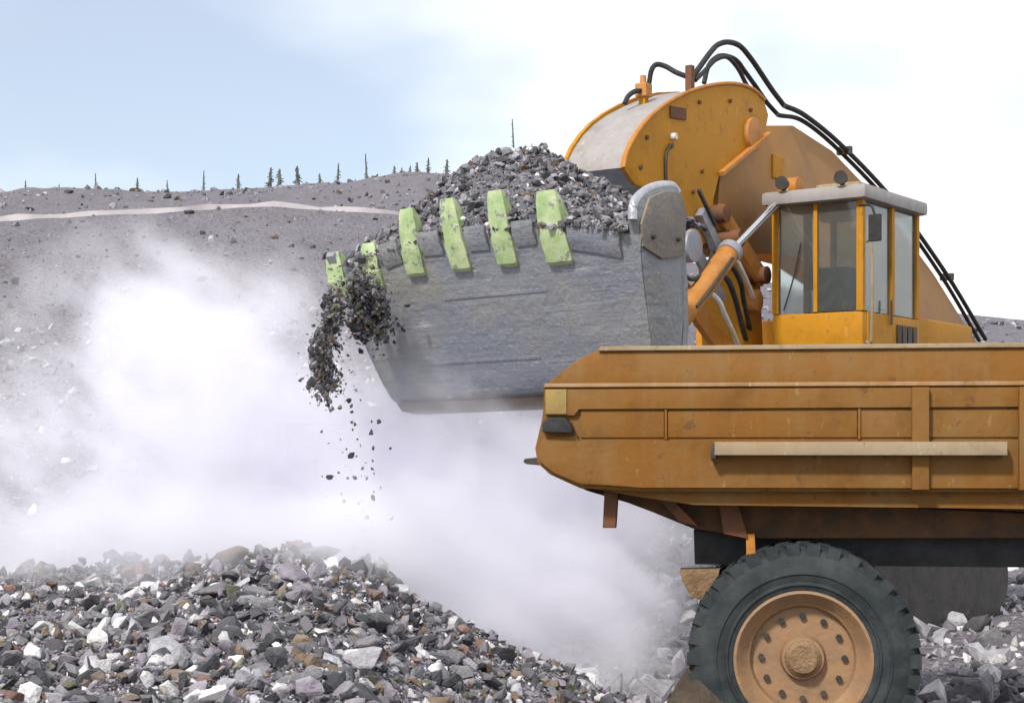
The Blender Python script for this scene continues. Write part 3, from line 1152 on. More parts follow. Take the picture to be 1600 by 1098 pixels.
# --- machine house, cab and crawlers
house = empty('machine_house', (0, 0, 0))
house.parent = ex
MB().box((-1.9, 6.2, 1.55), (1.9, 12.2, 4.1), 0.06).build('deck', 'yellow', house, smooth=True)
MB().box((-1.8, 8.6, 4.1), (1.8, 11.8, 4.9), 0.08).build('engine_cover', 'yellow', house, smooth=True)
MB().hexa([(-2.0, 12.2, 1.5), (2.0, 12.2, 1.5), (1.6, 13.3, 1.8), (-1.6, 13.3, 1.8), (-2.0, 12.2, 4.4), (2.0, 12.2, 4.4), (1.6, 13.3, 4.1), (-1.6, 13.3, 4.1)], 0.06).build('counterweight', 'orange', house, smooth=True)
for k in range(6):
    MB().box((1.905, 8.9 + k * 0.5, 2.2), (1.93, 9.25 + k * 0.5, 3.6), 0.005).build('louvre', 'dark_steel', house)
for k in range(7):
    MB().cyl((1.85, 6.4 + k * 0.38, 4.1), (1.85, 6.4 + k * 0.38, 4.9), 0.02, seg=8).build('handrail_post', 'truck_pale', house)
MB().cyl((1.85, 6.4, 4.9), (1.85, 8.68, 4.9), 0.022, seg=8).build('handrail', 'truck_pale', house)
MB().cyl((0.6, 9.6, 4.9), (0.6, 9.6, 5.7), 0.11, 0.11, 16).build('exhaust_pipe', 'dark_steel', house, smooth=True)
cabx = empty('cab', (0, 0, 0))
cabx.parent = ex
MB().box((0.95, 5.9, 4.12), (2.35, 8.0, 4.75), 0.05).build('cab_base', 'yellow', cabx, smooth=True)
for x in (1.0, 2.3):
    for y in (5.95, 7.0, 7.95):
        MB().box((x - 0.05, y - 0.05, 4.75), (x + 0.05, y + 0.05, 6.3), 0.01).build('cab_pillar', 'yellow', cabx)
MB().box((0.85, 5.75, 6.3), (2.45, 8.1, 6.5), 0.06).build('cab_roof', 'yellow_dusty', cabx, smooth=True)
MB().box((1.05, 5.93, 4.76), (2.25, 5.95, 6.29)).build('windscreen', 'glass', cabx)
MB().box((2.29, 6.0, 4.76), (2.31, 6.95, 6.29)).build('side_window', 'glass', cabx)
MB().box((2.29, 7.05, 4.76), (2.31, 7.9, 6.29)).build('side_window', 'glass', cabx)
MB().box((1.05, 7.95, 4.76), (2.25, 7.97, 6.29)).build('rear_window', 'glass', cabx)
MB().box((2.30, 6.05, 4.30), (2.365, 6.92, 4.74), 0.01).build('door_panel', 'yellow', cabx)
MB().cyl((2.40, 6.80, 4.6), (2.40, 6.80, 4.95), 0.018, seg=8).build('door_handle', 'dark_steel', cabx)
MB().box((1.60, 5.90, 4.76), (1.66, 5.97, 6.29)).build('windscreen_divider', 'yellow', cabx)
MB().tube([(1.15, 5.88, 4.8), (1.3, 5.88, 5.25), (1.42, 5.88, 5.75)], 0.012, 6, 4).build('wiper', 'black', cabx)
MB().tube([(2.42, 5.85, 4.3), (2.52, 5.8, 4.4), (2.52, 5.8, 5.6), (2.42, 5.85, 5.7)], 0.02, 8, 5).build('grab_rail', 'truck_pale', cabx)
MB().tube([(2.35, 5.8, 6.2), (2.6, 5.6, 6.15), (2.68, 5.55, 6.0)], 0.018, 8, 5).box((2.60, 5.50, 5.65), (2.78, 5.55, 6.02), 0.015).build('mirror', 'black', cabx)
MB().box((1.1, 6.9, 4.75), (1.7, 7.5, 5.5), 0.08).build('driver_seat', 'black', cabx)
MB().box((1.3, 6.6, 6.5), (2.0, 7.6, 6.68), 0.05).build('air_unit', 'truck_pale', cabx)
for k_ in range(4):
    MB().box((2.36, 7.1 + k_ * 0.2, 4.35), (2.372, 7.24 + k_ * 0.2, 4.62)).build('vent_slot', 'dark_steel', cabx)
for x in (1.2, 2.1):
    MB().cyl((x, 5.82, 6.60), (x, 5.70, 6.60), 0.07, 0.10, 16).box((x - 0.03, 5.76, 6.5), (x + 0.03, 5.8, 6.56)).build('work_lamp', 'dark_steel', cabx, smooth=True)
for s in (-1, 1):
    cr = empty('crawler', (0, 0, 0))
    cr.parent = ex
    x0, x1 = (1.25, 2.15) if s > 0 else (-2.15, -1.25)
    ring = []
    for k in range(13):
        t = math.pi / 2 + math.pi * k / 12
        ring.append((7.0 + 0.55 * math.cos(t), 0.62 + 0.55 * math.sin(t)))
    for k in range(13):
        t = -math.pi / 2 + math.pi * k / 12
        ring.append((12.0 + 0.55 * math.cos(t), 0.62 + 0.55 * math.sin(t)))
    MB().prism([(x0, y, z) for y, z in ring], [(x1, y, z) for y, z in ring], 0.02).build('track_body', 'dark_steel', cr)
    for k in range(26):
        y = 7.0 + k * 0.2
        for z0, z1 in ((1.172, 1.23), (0.012, 0.068)):
            MB().box((x0 - 0.04, y, z0), (x1 + 0.04, y + 0.15, z1)).build('track_shoe', 'dark_steel', cr)
MB().box((-1.25, 8.2, 0.5), (1.25, 10.8, 1.25), 0.05).cyl((0, 9.4, 1.2), (0, 9.4, 1.58), 1.15, seg=40).build('undercarriage', 'dark_steel', ex)

# --- the load
EXM = Matrix.Translation(EX0) @ Matrix.Rotation(EX_RZ, 4, 'Z')
BKM = EXM @ Matrix.Translation((-0.10, 0, LIP_Z)) @ Matrix.Rotation(R(-1.2), 4, 'Y')


def heap_h(w, d):
    """height of the heaped load above the lip plane (bucket frame)"""
    s = w / 2.1
    peak = math.exp(-((w + 0.10) / 1.28) ** 2 - ((d - 1.15) / 0.95) ** 2) * 0.86
    basin = 0.22 * math.exp(-(w / 2.0) ** 4) * smooth01(-0.15, 0.5, d)
    edge = -(0.16 if s < 0 else 0.12) * max(0, abs(s) - 0.3) ** 1.3 - (0.25 if w < 0.6 else 0.16) * (1 - smooth01(-0.1, 0.55, d))
    return peak + basin + edge + 0.07 * mnoise.noise(Vector((w * 2.2, d * 2.2, 9)))


verts, faces = [], []
nw, nd = 56, 30
for j in range(nd):
    for i in range(nw):
        w = -1.98 + 3.96 * i / (nw - 1)
        d = 0.06 + 1.80 * j / (nd - 1)
        verts.append(BKM @ Vector((w, d, heap_h(w, d))))
for j in range(nd - 1):
    for i in range(nw - 1):
        a = j * nw + i
        faces.append((a, a + 1, a + nw + 1, a + nw))
nb = len(verts)
# skirt down into the bowl so that the load is a solid body
loop = [i for i in range(nw)] + [j * nw + nw - 1 for j in range(1, nd)] + [(nd - 1) * nw + i for i in range(nw - 2, -1, -1)] + [j * nw for j in range(nd - 2, 0, -1)]
cb = BKM @ Vector((0, 1.1, -1.6))
for k in loop:
    v = verts[k]
    verts.append(Vector((v[0], v[1], v[2])) .lerp(cb, 0.6))
for k in range(len(loop)):
    k2 = (k + 1) % len(loop)
    faces.append((loop[k], nb + k, nb + k2, loop[k2]))
faces.append(tuple(nb + k for k in range(len(loop))))
me = bpy.data.meshes.new('bucket_load')
me.from_pydata([tuple(v) for v in verts], [], faces)
a_ = me.color_attributes.new('stone', 'FLOAT_COLOR', 'POINT')
a_.data.foreach_set('color', [0.11, 0.11, 0.125, 1] * len(verts))
o = link('bucket_load', me, 'rock', smooth=True)
tag(o, 'heap of fine grey muck filling the raised bucket', 'heap', kind='stuff')

sp, sz = [], []
while len(sp) < 11000:
    w, d = random.uniform(-2.05, 2.15), random.uniform(-0.03, 1.9)
    s = min(0.16, 0.024 * random.paretovariate(1.6))
    sp.append(tuple(BKM @ Vector((w, d, heap_h(w, d) + s * random.uniform(0, 0.35)))))
    sz.append(s)
rock_mass('load_rubble', sp, sz, MIX_LOAD, 'loose grey stones covering the heaped bucket load', 'rubble')
for k in range(70):
    w, d = random.uniform(-1.9, 1.95), random.uniform(0.05, 1.5)
    st = pick_stone(MIX_LOAD)
    s = random.uniform(0.12, 0.24)
    rock(BKM @ Vector((w, d, heap_h(w, d) + s * 0.15)), s, st, f"{'small' if s < 0.22 else 'large'} {LOOK[st]} rock on the bucket load, {'far end' if w < -1 else 'left of the peak' if w < -0.3 else 'near the peak' if w < 0.5 else 'right slope' if w < 1.3 else 'near end'}, {'by the lip' if d < 0.6 else 'towards the back'}", 'rocks on the bucket load')

# stones on the move: pouring off the far corner of the bucket
FALL = []
for k in range(34):
    t = k / 33
    px = 520 - 16 * min(1, t * 1.8) + 14 * math.sin(k * 2.3) * (0.5 + 0.5 * t) + random.uniform(-6, 6)
    py = 458 + 152 * t + random.uniform(-10, 10)
    FALL.append((px, py, random.uniform(20.6, 21.6), random.uniform(0.10, 0.24)))
for k in range(26):
    FALL.append((random.uniform(550, 592), random.uniform(430, 525), random.uniform(20.55, 20.9) + 0.55, random.uniform(0.10, 0.22)))
for i, (px, py, Y, s) in enumerate(FALL):
    st = pick_stone({'dark grey': 5, 'brown': 1.2, 'mid grey': 2, 'mauve grey': 1.2})
    rock(at(px, py, Y), s, st, f"{'small' if s < 0.16 else 'large'} {LOOK[st]} stone falling off the far bucket corner, {'hugging the bucket edge' if i >= 34 else 'top of the stream' if i < 11 else 'middle of the stream' if i < 23 else 'foot of the stream'}", 'stones falling off the bucket corner', rot=(random.uniform(0, 6), random.uniform(0, 6), random.uniform(0, 6)))
for px, py, s, where in ((487, 597, 0.20, 'lowest dark stone of the stream pouring off the bucket corner'), (506, 602, 0.15, 'small dark stone just beside the lowest of the falling stream'),
                         (592, 659, 0.09, 'tiny dark stone in mid air just below the heel corner of the bucket'), (580, 677, 0.13, 'dark stone in mid air, lower of two below the bucket heel'),
                         (515, 745, 0.11, 'dark stone falling alone through white dust at far left'), (583, 777, 0.10, 'dark stone in mid air halfway between bucket heel and rubble'),
                         (573, 808, 0.09, 'grey stone in mid air nearest above the rubble pile'), (549, 711, 0.12, 'blurred grey stone falling through dust left of the bucket heel')):
    rock(at(px, py, 19.6), s, 'dark grey', where, 'stones in mid air', rot=(random.uniform(0, 6), random.uniform(0, 6), random.uniform(0, 6)))

sp, sz = [], []
for k in range(70):           # loose bits trailing down to the pile
    t = random.random()
    sp.append(at(515 + 60 * t + random.gauss(0, 26), 560 + 260 * t + random.gauss(0, 25), random.uniform(19.2, 20.2)))
    sz.append(random.uniform(0.02, 0.075))
for k in range(4400):
    t = random.random()
    if k % 2 == 0:        # clinging to and sliding over the far lip and edge
        p = at(562 + 22 * t + random.gauss(0, 17), 432 + 92 * t + random.gauss(0, 12), 20.75 + 0.55 * t + random.uniform(-0.25, 0.15))
    else:                 # the free stream, joined to it at the top
        p = at(522 - 16 * min(1, t * 1.8) + random.gauss(0, 8 + 5 * t) + 4 * math.sin(t * 9), 462 + 150 * t ** 0.9 + random.gauss(0, 14), random.uniform(20.5, 21.5))
    sp.append(p)
    sz.append(min(0.13, 0.016 * random.paretovariate(1.5)))
rock_mass('falling_grit', sp, sz, {'dark grey': 5, 'olive': 0.8, 'mid grey': 2, 'mauve grey': 1, 'brown': 1.2}, 'fine dark grit pouring off the far bucket corner', 'grit')

# named blocks of the foreground
p = at(462, 1075, 10.6)
rock((p.x, p.y, p.z - 0.05), 0.62, 'dark grey', 'large flat dark slab with a pale edge at the lower left of the pile', 'rocks in the foreground rubble pile', rot=(0.55, -0.35, 0.3), scale=(1.5, 0.9, 0.75), k=3)
p = at(440, 945, 13.2)
rock((p.x, p.y, p.z), 0.42, 'brown', 'large brown block at the upper left edge of the rubble pile', 'rocks in the foreground rubble pile', rot=(0.2, 0.3, 0.8), k=5)
p = at(438, 1030, 11.3)
rock((p.x, p.y, p.z), 0.30, 'olive', 'olive brown block just above the large dark slab', 'rocks in the foreground rubble pile', rot=(0.6, 0.1, 0.4), k=7)


# ------------------------------------------------------------------ dump truck
TY = 14.8
TR0 = Vector((2.525, TY, 0))
tr = empty('dump_truck', TR0, R(-8))
tag(tr, 'dusty ochre dump truck seen from the side, tail towards the rubble', 'dump truck')


def T(px, py, dy=0.0):
    """truck-local point on the near side (dy metres further in)"""
    return Vector(((px - 800) / 180.2 - TR0.x, dy, CAM_Z + (700 - py) / 180.2))


XE = 2400      # survey pixel where the body's headboard stands (outside the picture)
body = empty('dump_body', (0, 0, 0))
body.parent = tr


def slab(name, outline, y0, y1, mat, bev=0.012, parent=body, lean=None):
    a = [T(px, py, y0) for px, py in outline]
    b = [T(px, py, y1) for px, py in outline]
    if lean:
        for lst in (a, b):
            for v, (px, py) in zip(lst, outline):
                v.y += lean(py)
    return MB().prism(a, b, bev).build(name, mat, parent, smooth=True)


# side walls (near, far)
wall = [(846, 600), (846, 652), (838, 676), (832, 700), (836, 724), (856, 742), (905, 764), (1000, 768), (XE, 768), (XE, 600)]
slab('side_wall', wall, 0.03, 0.13, 'truck')
slab('side_wall', wall, 3.27, 3.37, 'truck')
# sloping top board with the cut-off tail corner; leans inwards
lean = lambda py: 0.05 * (600 - py) / 60.0
top = [(850, 599), (872, 580), (904, 556), (936, 542), (XE, 540), (XE, 599)]
slab('top_board', top, 0.02, 0.09, 'truck', lean=lean)
slab('top_board', [(850, 599), (872, 580), (904, 556), (936, 542), (XE, 540), (XE, 599)], 3.25, 3.32, 'truck')
slab('top_rail', [(934, 545), (936, 538), (XE, 537), (XE, 544)], 0.03, 0.18, 'truck_pale', 0.006)
slab('side_rail', [(847, 603), (849, 597), (XE, 597), (XE, 604)], -0.03, 0.10, 'truck_light', 0.006)
# upper band, tail post, lower band stand proud; the panels between are recessed
slab('upper_band', [(848, 606), (XE, 606), (XE, 636), (902, 636), (898, 648), (850, 648)], -0.015, 0.032, 'truck', 0.01)
slab('tail_post', [(850, 606), (884, 606), (884, 646), (850, 646)], -0.03, 0.034, plain('tail_post_faded_yellow', (0.30, 0.20, 0.045), (0.26, 0.17, 0.06), 0.65), 0.01)
slab('lower_band', [(846, 684), (901, 680), (901, 690), (XE, 688), (XE, 762), (1000, 762), (905, 757), (862, 739), (840, 721), (838, 702)], -0.02, 0.034, 'truck', 0.012)
px = 906
i = 0
for w_ in (138, 300, 300, 300, 300):
    slab('recessed_panel', [(px, 640), (px + w_ - 6, 640), (px + w_ - 6, 683), (px, 683)], 0.012, 0.036, 'truck', 0.006)
    slab('rib', [(px + w_ - 5, 638), (px + w_ - 1, 638), (px + w_ - 1, 686), (px + w_ - 5, 686)], -0.004, 0.034, 'truck', 0.003)
    px += w_
slab('step_rail', [(1118, 690), (1560, 690), (1560, 711), (1118, 711)], -0.20, -0.02, 'truck_pale', 0.015)
slab('step_bracket', [(1112, 694), (1120, 694), (1120, 716), (1112, 716)], -0.18, -0.018, 'dark_steel', 0.004)
# outer posts on the forward part of the body
for px in (1420, 1580, 1760, 1960, 2160):
    slab('outer_post', [(px, 606), (px + 26, 606), (px + 26, 764), (px, 764)], -0.09, -0.016, 'truck', 0.012)
# floor plate rising to the tail
fl_t = [(850, 700), (1000, 740), (XE, 745)]
fl_b = [(XE, 800), (1085, 790), (1000, 778), (905, 762), (850, 734)]
slab('floor', fl_t + fl_b, 0.13, 3.27, 'truck', 0)
# headboard
slab('headboard', [(XE, 540), (XE + 20, 540), (XE + 20, 800), (XE, 800)], 0.0, 3.37, 'truck', 0.01)
# tapering belly under the floor, set in from the side; its brown is darkened for the shade underneath
slab('belly', [(858, 744), (905, 764), (1185, 772), (2300, 772), (2300, 838), (1185, 846), (1082, 832), (1010, 803), (975, 790), (905, 770)], 0.55, 2.8, plain('belly_shaded_brown', (0.12, 0.055, 0.018), (0.06, 0.035, 0.018), 0.85), 0.02)
slab('bolster', [(1010, 764), (1030, 764), (1090, 826), (1060, 820)], 0.40, 0.56, 'rust', 0.01)
slab('bolster', [(1120, 764), (1146, 764), (1170, 846), (1130, 838)], 0.40, 0.56, 'rust', 0.01)
# tail lamp hood, towing lug, hanging stay
mb = MB()
mb.prism([T(846, 674, -0.10), T(846, 660, -0.10), T(856, 651, -0.10), T(882, 651, -0.10), T(892, 661, -0.10), T(895, 676, -0.10)],
         [T(846, 674, 0.05), T(846, 660, 0.05), T(856, 651, 0.05), T(882, 651, 0.05), T(892, 661, 0.05), T(895, 676, 0.05)], 0.015)
mb.build('tail_lamp_hood', 'black', tr, smooth=True)
mb = MB()
mb.prism([T(806, 722, 0.3), T(809, 717, 0.3), T(836, 714, 0.3), T(836, 728, 0.3), T(812, 726, 0.3)],
         [T(806, 722, 0.42), T(809, 717, 0.42), T(836, 714, 0.42), T(836, 728, 0.42), T(812, 726, 0.42)], 0.008)
mb.build('towing_lug', 'dark_steel', tr)
mb = MB()
mb.prism([T(939, 770, 0.30), T(961, 770, 0.30), T(957, 829, 0.30), T(936, 829, 0.30)], [T(939, 770, 0.44), T(961, 770, 0.44), T(957, 829, 0.44), T(936, 829, 0.44)], 0.01)
mb.build('hanging_stay', 'rust', tr)
# chassis pieces behind the wheel
slab('chassis_rail', [(1080, 836), (1160, 840), (2500, 840), (2500, 892), (1160, 892), (1082, 892)], 0.75, 1.05, 'black', 0.01, parent=tr)
slab('chassis_rail', [(1080, 836), (1160, 840), (2500, 840), (2500, 892), (1160, 892), (1082, 892)], 2.3, 2.6, 'black', 0.01, parent=tr)
slab('cross_member', [(1084, 838), (1130, 838), (1130, 890), (1084, 890)], 1.06, 2.29, 'black', 0.01, parent=tr)
slab('suspension_bracket', [(1058, 900), (1124, 898), (1118, 930), (1100, 950), (1078, 946), (1062, 918)], 0.62, 0.95, 'tan', 0.02, parent=tr)
slab('wheel_strut', [(1166, 838), (1180, 838), (1186, 940), (1168, 940)], 0.42, 0.56, 'orange', 0.01, parent=tr)
def wheel(x, y0, parent, width=0.70, rad=1.0, first=True):
    wroot = empty('wheel', (x, y0, rad))
    wroot.parent = parent
    w = width
    prof = [(rad * 0.575, 0.05), (rad * 0.60, 0.0), (rad * 0.64, -0.012), (rad * 0.65, -0.028), (rad * 0.665, -0.028), (rad * 0.675, -0.016), (rad * 0.74, -0.034), (rad * 0.745, -0.046), (rad * 0.76, -0.046), (rad * 0.765, -0.036), (rad * 0.86, -0.03), (rad * 0.93, 0.0), (rad * 0.965, 0.05),
            (rad * 0.975, 0.12), (rad * 0.975, w - 0.12), (rad * 0.965, w - 0.05), (rad * 0.93, w), (rad * 0.80, w + 0.03), (rad * 0.60, w), (rad * 0.575, w - 0.05)]
    mb = MB()
    mb.lathe(prof, (0, 0, 0), (0, 1, 0), 72)
    n = 34
    for k in range(n):
        t = 2 * math.pi * k / n
        for half in (0, 1):
            tt = t + half * math.pi / n
            c, s = math.cos(tt), math.sin(tt)
            dtan = Vector((-s, 0, c))
            rad_v = Vector((c, 0, s))
            y_a, y_b = (-0.012, w * 0.46) if half == 0 else (w * 0.54, w + 0.012)
            hw = 0.055
            P = []
            for rr in (rad * 0.90, rad * 1.0):
                for yy, sk in ((y_a, 0), (y_b, 0.05 if half == 0 else -0.05)):
                    P.append(rad_v * (rr if not (rr < rad * 0.95) else rr) + dtan * (-hw + sk) + Vector((0, yy, 0)))
                    P.append(rad_v * rr + dtan * (hw + sk) + Vector((0, yy, 0)))
            a0, b0, c0, d0, a1, b1, c1, d1 = P
            mb.hexa([a0, b0, d0, c0, a1, b1, d1, c1])
    mb.build('tyre', 'tyre', wroot, smooth=True, angle=35)
    rp = [(rad * 0.585, 0.03), (rad * 0.60, -0.005), (rad * 0.575, -0.01), (rad * 0.54, 0.03), (rad * 0.50, 0.10), (rad * 0.46, 0.13), (rad * 0.44, 0.20), (rad * 0.20, 0.20), (rad * 0.18, 0.12), (rad * 0.05, 0.10),
          (rad * 0.05, 0.30), (rad * 0.50, 0.30), (rad * 0.585, 0.34)]
    MB().lathe(rp, (0, 0, 0), (0, 1, 0), 56).build('rim', 'rim', wroot, smooth=True, angle=30)
    mb = MB()
    mb.lathe([(0.001, 0.05), (rad * 0.12, 0.05), (rad * 0.16, 0.10), (rad * 0.16, 0.25), (0.001, 0.25)], (0, 0, 0), (0, 1, 0), 32)
    mb.build('hub', 'tan', wroot, smooth=True, angle=30)
    for k in range(12):
        t = 2 * math.pi * k / 12
        c = Vector((math.cos(t) * rad * 0.36, 0, math.sin(t) * rad * 0.36))
        MB().cyl(c + Vector((0, 0.21, 0)), c + Vector((0, 0.165, 0)), 0.03, seg=6).build('wheel_nut', 'dark_steel', wroot)
    return wroot


def copy_wheel(src, x, y):
    r = src.copy()
    COL.objects.link(r)
    r.location = (x, y, src.location.z)
    for ch in list(src.children):
        c = ch.copy()
        COL.objects.link(c)
        c.parent = r
    return r


w0 = wheel(0, -0.05, tr)
for x, y in ((0, 0.72), (0, 1.98), (0, 2.74), (5.6, -0.05), (5.6, 2.74)):
    copy_wheel(w0, x, y)
MB().cyl((0, 0.3, 1.0), (0, 3.1, 1.0), 0.2, seg=20).build('axle', 'dark_steel', tr)
MB().cyl((5.6, 0.3, 1.0), (5.6, 3.1, 1.0), 0.2, seg=20).build('axle', 'dark_steel', tr)
# driver's cab, beyond the picture
tc_ = empty('driver_cab', (0, 0, 0))
tc_.parent = tr
MB().box((6.7, 0.2, 1.9), (8.3, 3.1, 3.0), 0.06).build('cab_base', 'truck', tc_, smooth=True)
MB().box((6.75, 0.3, 4.0), (8.2, 3.0, 4.15), 0.05).build('cab_roof', 'truck', tc_, smooth=True)
for x in (6.8, 8.1):
    for y in (0.35, 2.95):
        MB().box((x - 0.05, y - 0.05, 3.0), (x + 0.05, y + 0.05, 4.0)).build('cab_pillar', 'truck', tc_)
MB().box((6.86, 0.34, 3.01), (8.04, 0.36, 3.99)).build('side_window', 'glass', tc_)
MB().box((8.09, 0.42, 3.01), (8.11, 2.88, 3.99)).build('windscreen', 'glass', tc_)
MB().box((6.0, 0.6, 1.5), (8.6, 2.75, 1.9), 0.05).build('front_chassis', 'dark_steel', tr)

# dark soil pushed up against the tail side of the tyre
verts, faces = [], []
for j in range(14):
    for i in range(28):
        a = 2 * math.pi * i / 28
        r = 0.62 * j / 13
        n = mnoise.noise(Vector((math.cos(a) * r * 3, math.sin(a) * r * 3, 4.4)))
        verts.append((1.62 + math.cos(a) * r * 0.9, 15.0 + math.sin(a) * r, 0.98 * (1 - (j / 13) ** 1.5) - 0.05 + 0.12 * n))
for j in range(13):
    for i in range(28):
        faces.append((j * 28 + i, j * 28 + (i + 1) % 28, (j + 1) * 28 + (i + 1) % 28, (j + 1) * 28 + i))
me = bpy.data.meshes.new('soil_mound')
me.from_pydata(verts, [], faces)
tag(link('soil_mound', me, 'soil', smooth=True), 'small dark brown soil mound beside the truck tyre', 'mound')

# ------------------------------------------------------------------ dead trees on the skyline
ORD = ['first', 'second', 'third', 'fourth', 'fifth', 'sixth', 'seventh', 'eighth', 'ninth', 'tenth', 'eleventh', 'twelfth', 'thirteenth', 'fourteenth', 'fifteenth', 'sixteenth', 'seventeenth', 'eighteenth', 'nineteenth', 'twentieth', 'twenty-first', 'twenty-second']
SN = [(40, 30, 7), (92, 22, 5), (150, 36, 6), (214, 26, 8), (262, 20, 5), (318, 32, 6), (372, 24, 9), (421, 32, 12), (436, 29, 13), (465, 32, 14), (500, 19, 9), (527, 34, 8), (573, 44, 7), (617, 20, 9),
      (629, 16, 7), (640, 18, 7), (651, 22, 11), (668, 28, 9), (697, 28, 11), (805, 116, 8), (836, 88, 6)]
for i, (px, hpx, wpx) in enumerate(SN):
    Y = 452.0
    b = (px - 800) / FPX
    x = b * Y
    z = ground_h(x, Y) - 0.6
    k = Y / FPX
    h = hpx * k + 1.0
    r = wpx * k * 0.30
    tree = empty('dead_tree', (x, Y, z))
    if px == 805:
        lab = 'tallest bare trunk, standing on the skyline right behind the peak of the load'
    elif px == 836:
        lab = 'shorter bare trunk right beside the tallest trunk behind the load'
    else:
        lab = f'bare dead trunk on the skyline ridge, {ORD[i]} from the left'
    tag(tree, lab, 'dead tree', 'dead trees along the skyline')
    lean_ = random.uniform(-0.06, 0.06)
    MB().tube([(0, 0, 0), (lean_ * h * 0.4, 0, h * 0.5), (lean_ * h, 0, h)], r * 1.1, 7, 3, taper=r * 0.35).build('trunk', 'bark', tree)
    for q in range(26):
        t = 0.18 + 0.78 * (q + random.random()) / 26
        a = random.uniform(0, 6.28)
        L = wpx * k * random.uniform(0.5, 0.95) * (1.25 - 1.0 * t)
        p0 = Vector((lean_ * h * t, 0, h * t))
        p1 = p0 + Vector((math.cos(a) * L, math.sin(a) * L, -L * random.uniform(0.0, 0.7)))
        MB().cyl(p0, p1, r * 0.34, r * 0.14, 5).build('branch', 'bark', tree)


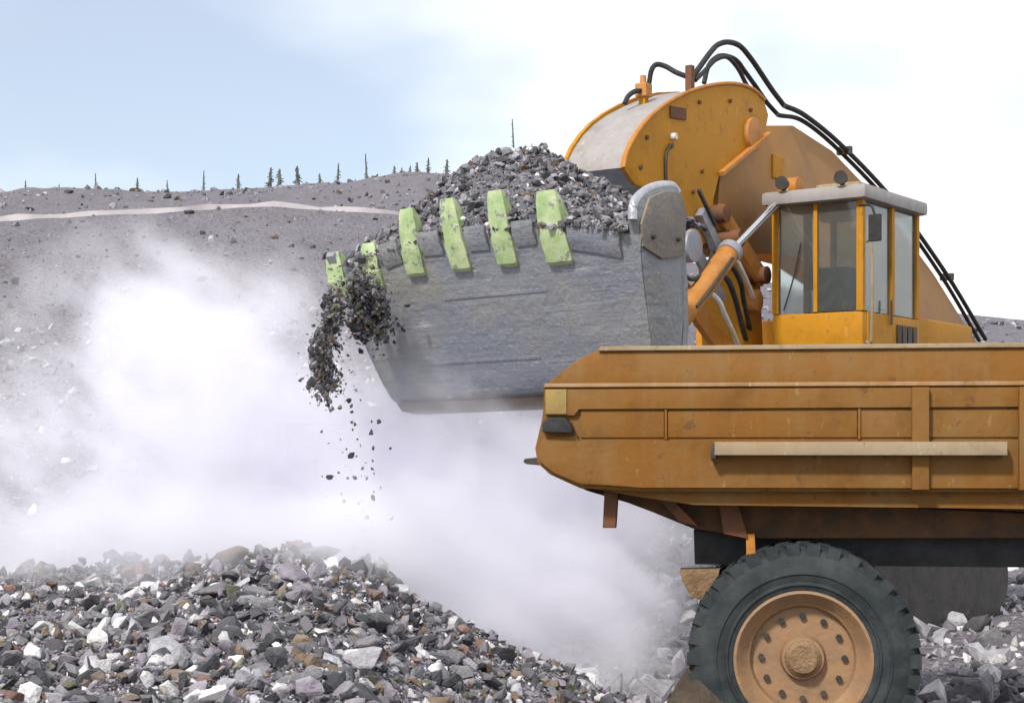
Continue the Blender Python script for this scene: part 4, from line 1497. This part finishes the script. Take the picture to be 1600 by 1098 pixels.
# ------------------------------------------------------------------ dust raised by the falling rock
def make_dust():
    lo, hi = Vector((-11.0, 13.0, -0.4)), Vector((5.2, 30.0, 6.6))
    me = bpy.data.meshes.new('dust_cloud')
    o = bpy.data.objects.new('dust_cloud', me)
    COL.objects.link(o)
    tag(o, 'billowing pale dust drifting under and left of the bucket', 'dust', kind='stuff')
    m = bpy.data.materials.new('rock_dust_in_air')
    m.use_nodes = True
    nt = m.node_tree
    nt.nodes.clear()
    mo = nt.nodes.new('ShaderNodeOutputMaterial')
    pv = nt.nodes.new('ShaderNodeVolumePrincipled')
    pv.inputs['Color'].default_value = (0.957, 0.953, 1.0, 1)
    pv.inputs['Density'].default_value = 1.0
    pv.inputs['Anisotropy'].default_value = -0.15
    nt.links.new(pv.outputs['Volume'], mo.inputs['Volume'])
    g = bpy.data.node_groups.new('dust_field', 'GeometryNodeTree')
    g.interface.new_socket('Geometry', in_out='OUTPUT', socket_type='NodeSocketGeometry')
    go = g.nodes.new('NodeGroupOutput')
    vc = g.nodes.new('GeometryNodeVolumeCube')
    vc.inputs['Min'].default_value = lo
    vc.inputs['Max'].default_value = hi
    vc.inputs['Resolution X'].default_value = 170
    vc.inputs['Resolution Y'].default_value = 138
    vc.inputs['Resolution Z'].default_value = 80
    sm = g.nodes.new('GeometryNodeSetMaterial')
    sm.inputs['Material'].default_value = m
    pos = g.nodes.new('GeometryNodeInputPosition').outputs[0]

    def math_(op, a, b=None, c=None):
        n = g.nodes.new('ShaderNodeMath')
        n.operation = op
        for k, v in enumerate((a, b, c)):
            if v is None:
                continue
            if hasattr(v, 'is_output'):
                g.links.new(v, n.inputs[k])
            else:
                n.inputs[k].default_value = v
        return n.outputs[0]

    def vmath(op, a, b):
        n = g.nodes.new('ShaderNodeVectorMath')
        n.operation = op
        for k, v in enumerate((a, b)):
            if hasattr(v, 'is_output'):
                g.links.new(v, n.inputs[k])
            else:
                n.inputs[k].default_value = v
        return n.outputs['Value'] if op in ('LENGTH', 'DISTANCE', 'DOT_PRODUCT') else n.outputs['Vector']

    def tex(scale, detail, off):
        n = g.nodes.new('ShaderNodeTexNoise')
        n.inputs['Scale'].default_value = scale
        n.inputs['Detail'].default_value = detail
        n.inputs['Roughness'].default_value = 0.55
        g.links.new(vmath('ADD', pos, off), n.inputs['Vector'])
        return n

    # warp the blobs so that they billow
    wn_ = tex(0.55, 3, (3, 1, 7))
    warp = vmath('MULTIPLY', vmath('SUBTRACT', wn_.outputs['Color'], (0.5, 0.5, 0.5)), (1.8, 1.8, 1.6))
    p = vmath('ADD', pos, warp)
    total = None
    for (cx, cy, cz), (rx, ry, rz), amp in DUST:
        q = vmath('DIVIDE', vmath('SUBTRACT', p, (cx, cy, cz)), (rx, ry, rz))
        l2 = vmath('DOT_PRODUCT', q, q)
        e = math_('MULTIPLY', math_('EXPONENT', math_('MULTIPLY', l2, -1.0)), amp)
        total = e if total is None else math_('ADD', total, e)
    # billows: noise eats into the soft blobs; the second noise is drawn out along the drift, down to the right
    nf = tex(0.85, 6, (0, 5, 2)).outputs[0]
    rotn = g.nodes.new('ShaderNodeVectorRotate')
    rotn.rotation_type = 'Y_AXIS'
    rotn.inputs['Angle'].default_value = R(-38)
    g.links.new(p, rotn.inputs['Vector'])
    stn = g.nodes.new('ShaderNodeTexNoise')
    stn.inputs['Scale'].default_value = 1.0
    stn.inputs['Detail'].default_value = 4
    stn.inputs['Roughness'].default_value = 0.6
    g.links.new(vmath('MULTIPLY', rotn.outputs[0], (0.45, 1.1, 2.0)), stn.inputs['Vector'])
    nn = math_('ADD', math_('MULTIPLY', math_('SUBTRACT', nf, 0.5), 3.6), math_('MULTIPLY', math_('SUBTRACT', stn.outputs[0], 0.5), 3.0))
    fld = math_('ADD', total, math_('MULTIPLY', nn, math_('MINIMUM', math_('MULTIPLY', total, 1.6), 1.0)))
    d = math_('MULTIPLY', math_('MINIMUM', math_('MAXIMUM', math_('SUBTRACT', fld, 0.16), 0.0), 1.4), 1.15)
    g.links.new(d, vc.inputs['Density'])
    g.links.new(vc.outputs['Volume'], sm.inputs['Geometry'])
    g.links.new(sm.outputs['Geometry'], go.inputs[0])
    md = o.modifiers.new('dust_field', 'NODES')
    md.node_group = g
    me.materials.append(m)


DUST = [  # centre, radii, strength
    ((-3.2, 23.5, 2.9), (1.2, 1.9, 1.7), 0.75),
    ((-4.8, 24.0, 3.8), (1.6, 2.2, 1.4), 0.60),
    ((-5.6, 25.5, 5.0), (2.0, 1.8, 1.1), 0.40),
    ((-4.0, 24.5, 0.9), (1.9, 2.2, 1.3), 0.70),
    ((-2.0, 22.5, 1.4), (1.4, 1.9, 1.2), 0.75),
    ((-0.7, 23.0, 2.4), (1.5, 1.9, 1.2), 1.15),
    ((0.6, 23.2, 2.1), (1.5, 1.9, 1.1), 1.1),
    ((0.6, 22.2, 1.1), (1.2, 1.7, 0.9), 1.3),
    ((1.2, 20.8, 0.2), (0.8, 1.5, 0.7), 1.1),
    ((-7.2, 25.0, 1.9), (2.3, 2.4, 1.7), 0.55),
    ((-3.6, 14.9, 2.05), (1.6, 1.0, 0.45), 0.75),
    ((-1.6, 14.6, 2.02), (1.3, 0.9, 0.45), 1.0),
    ((-0.2, 15.1, 1.40), (0.9, 0.9, 0.45), 0.65),
]
make_dust()
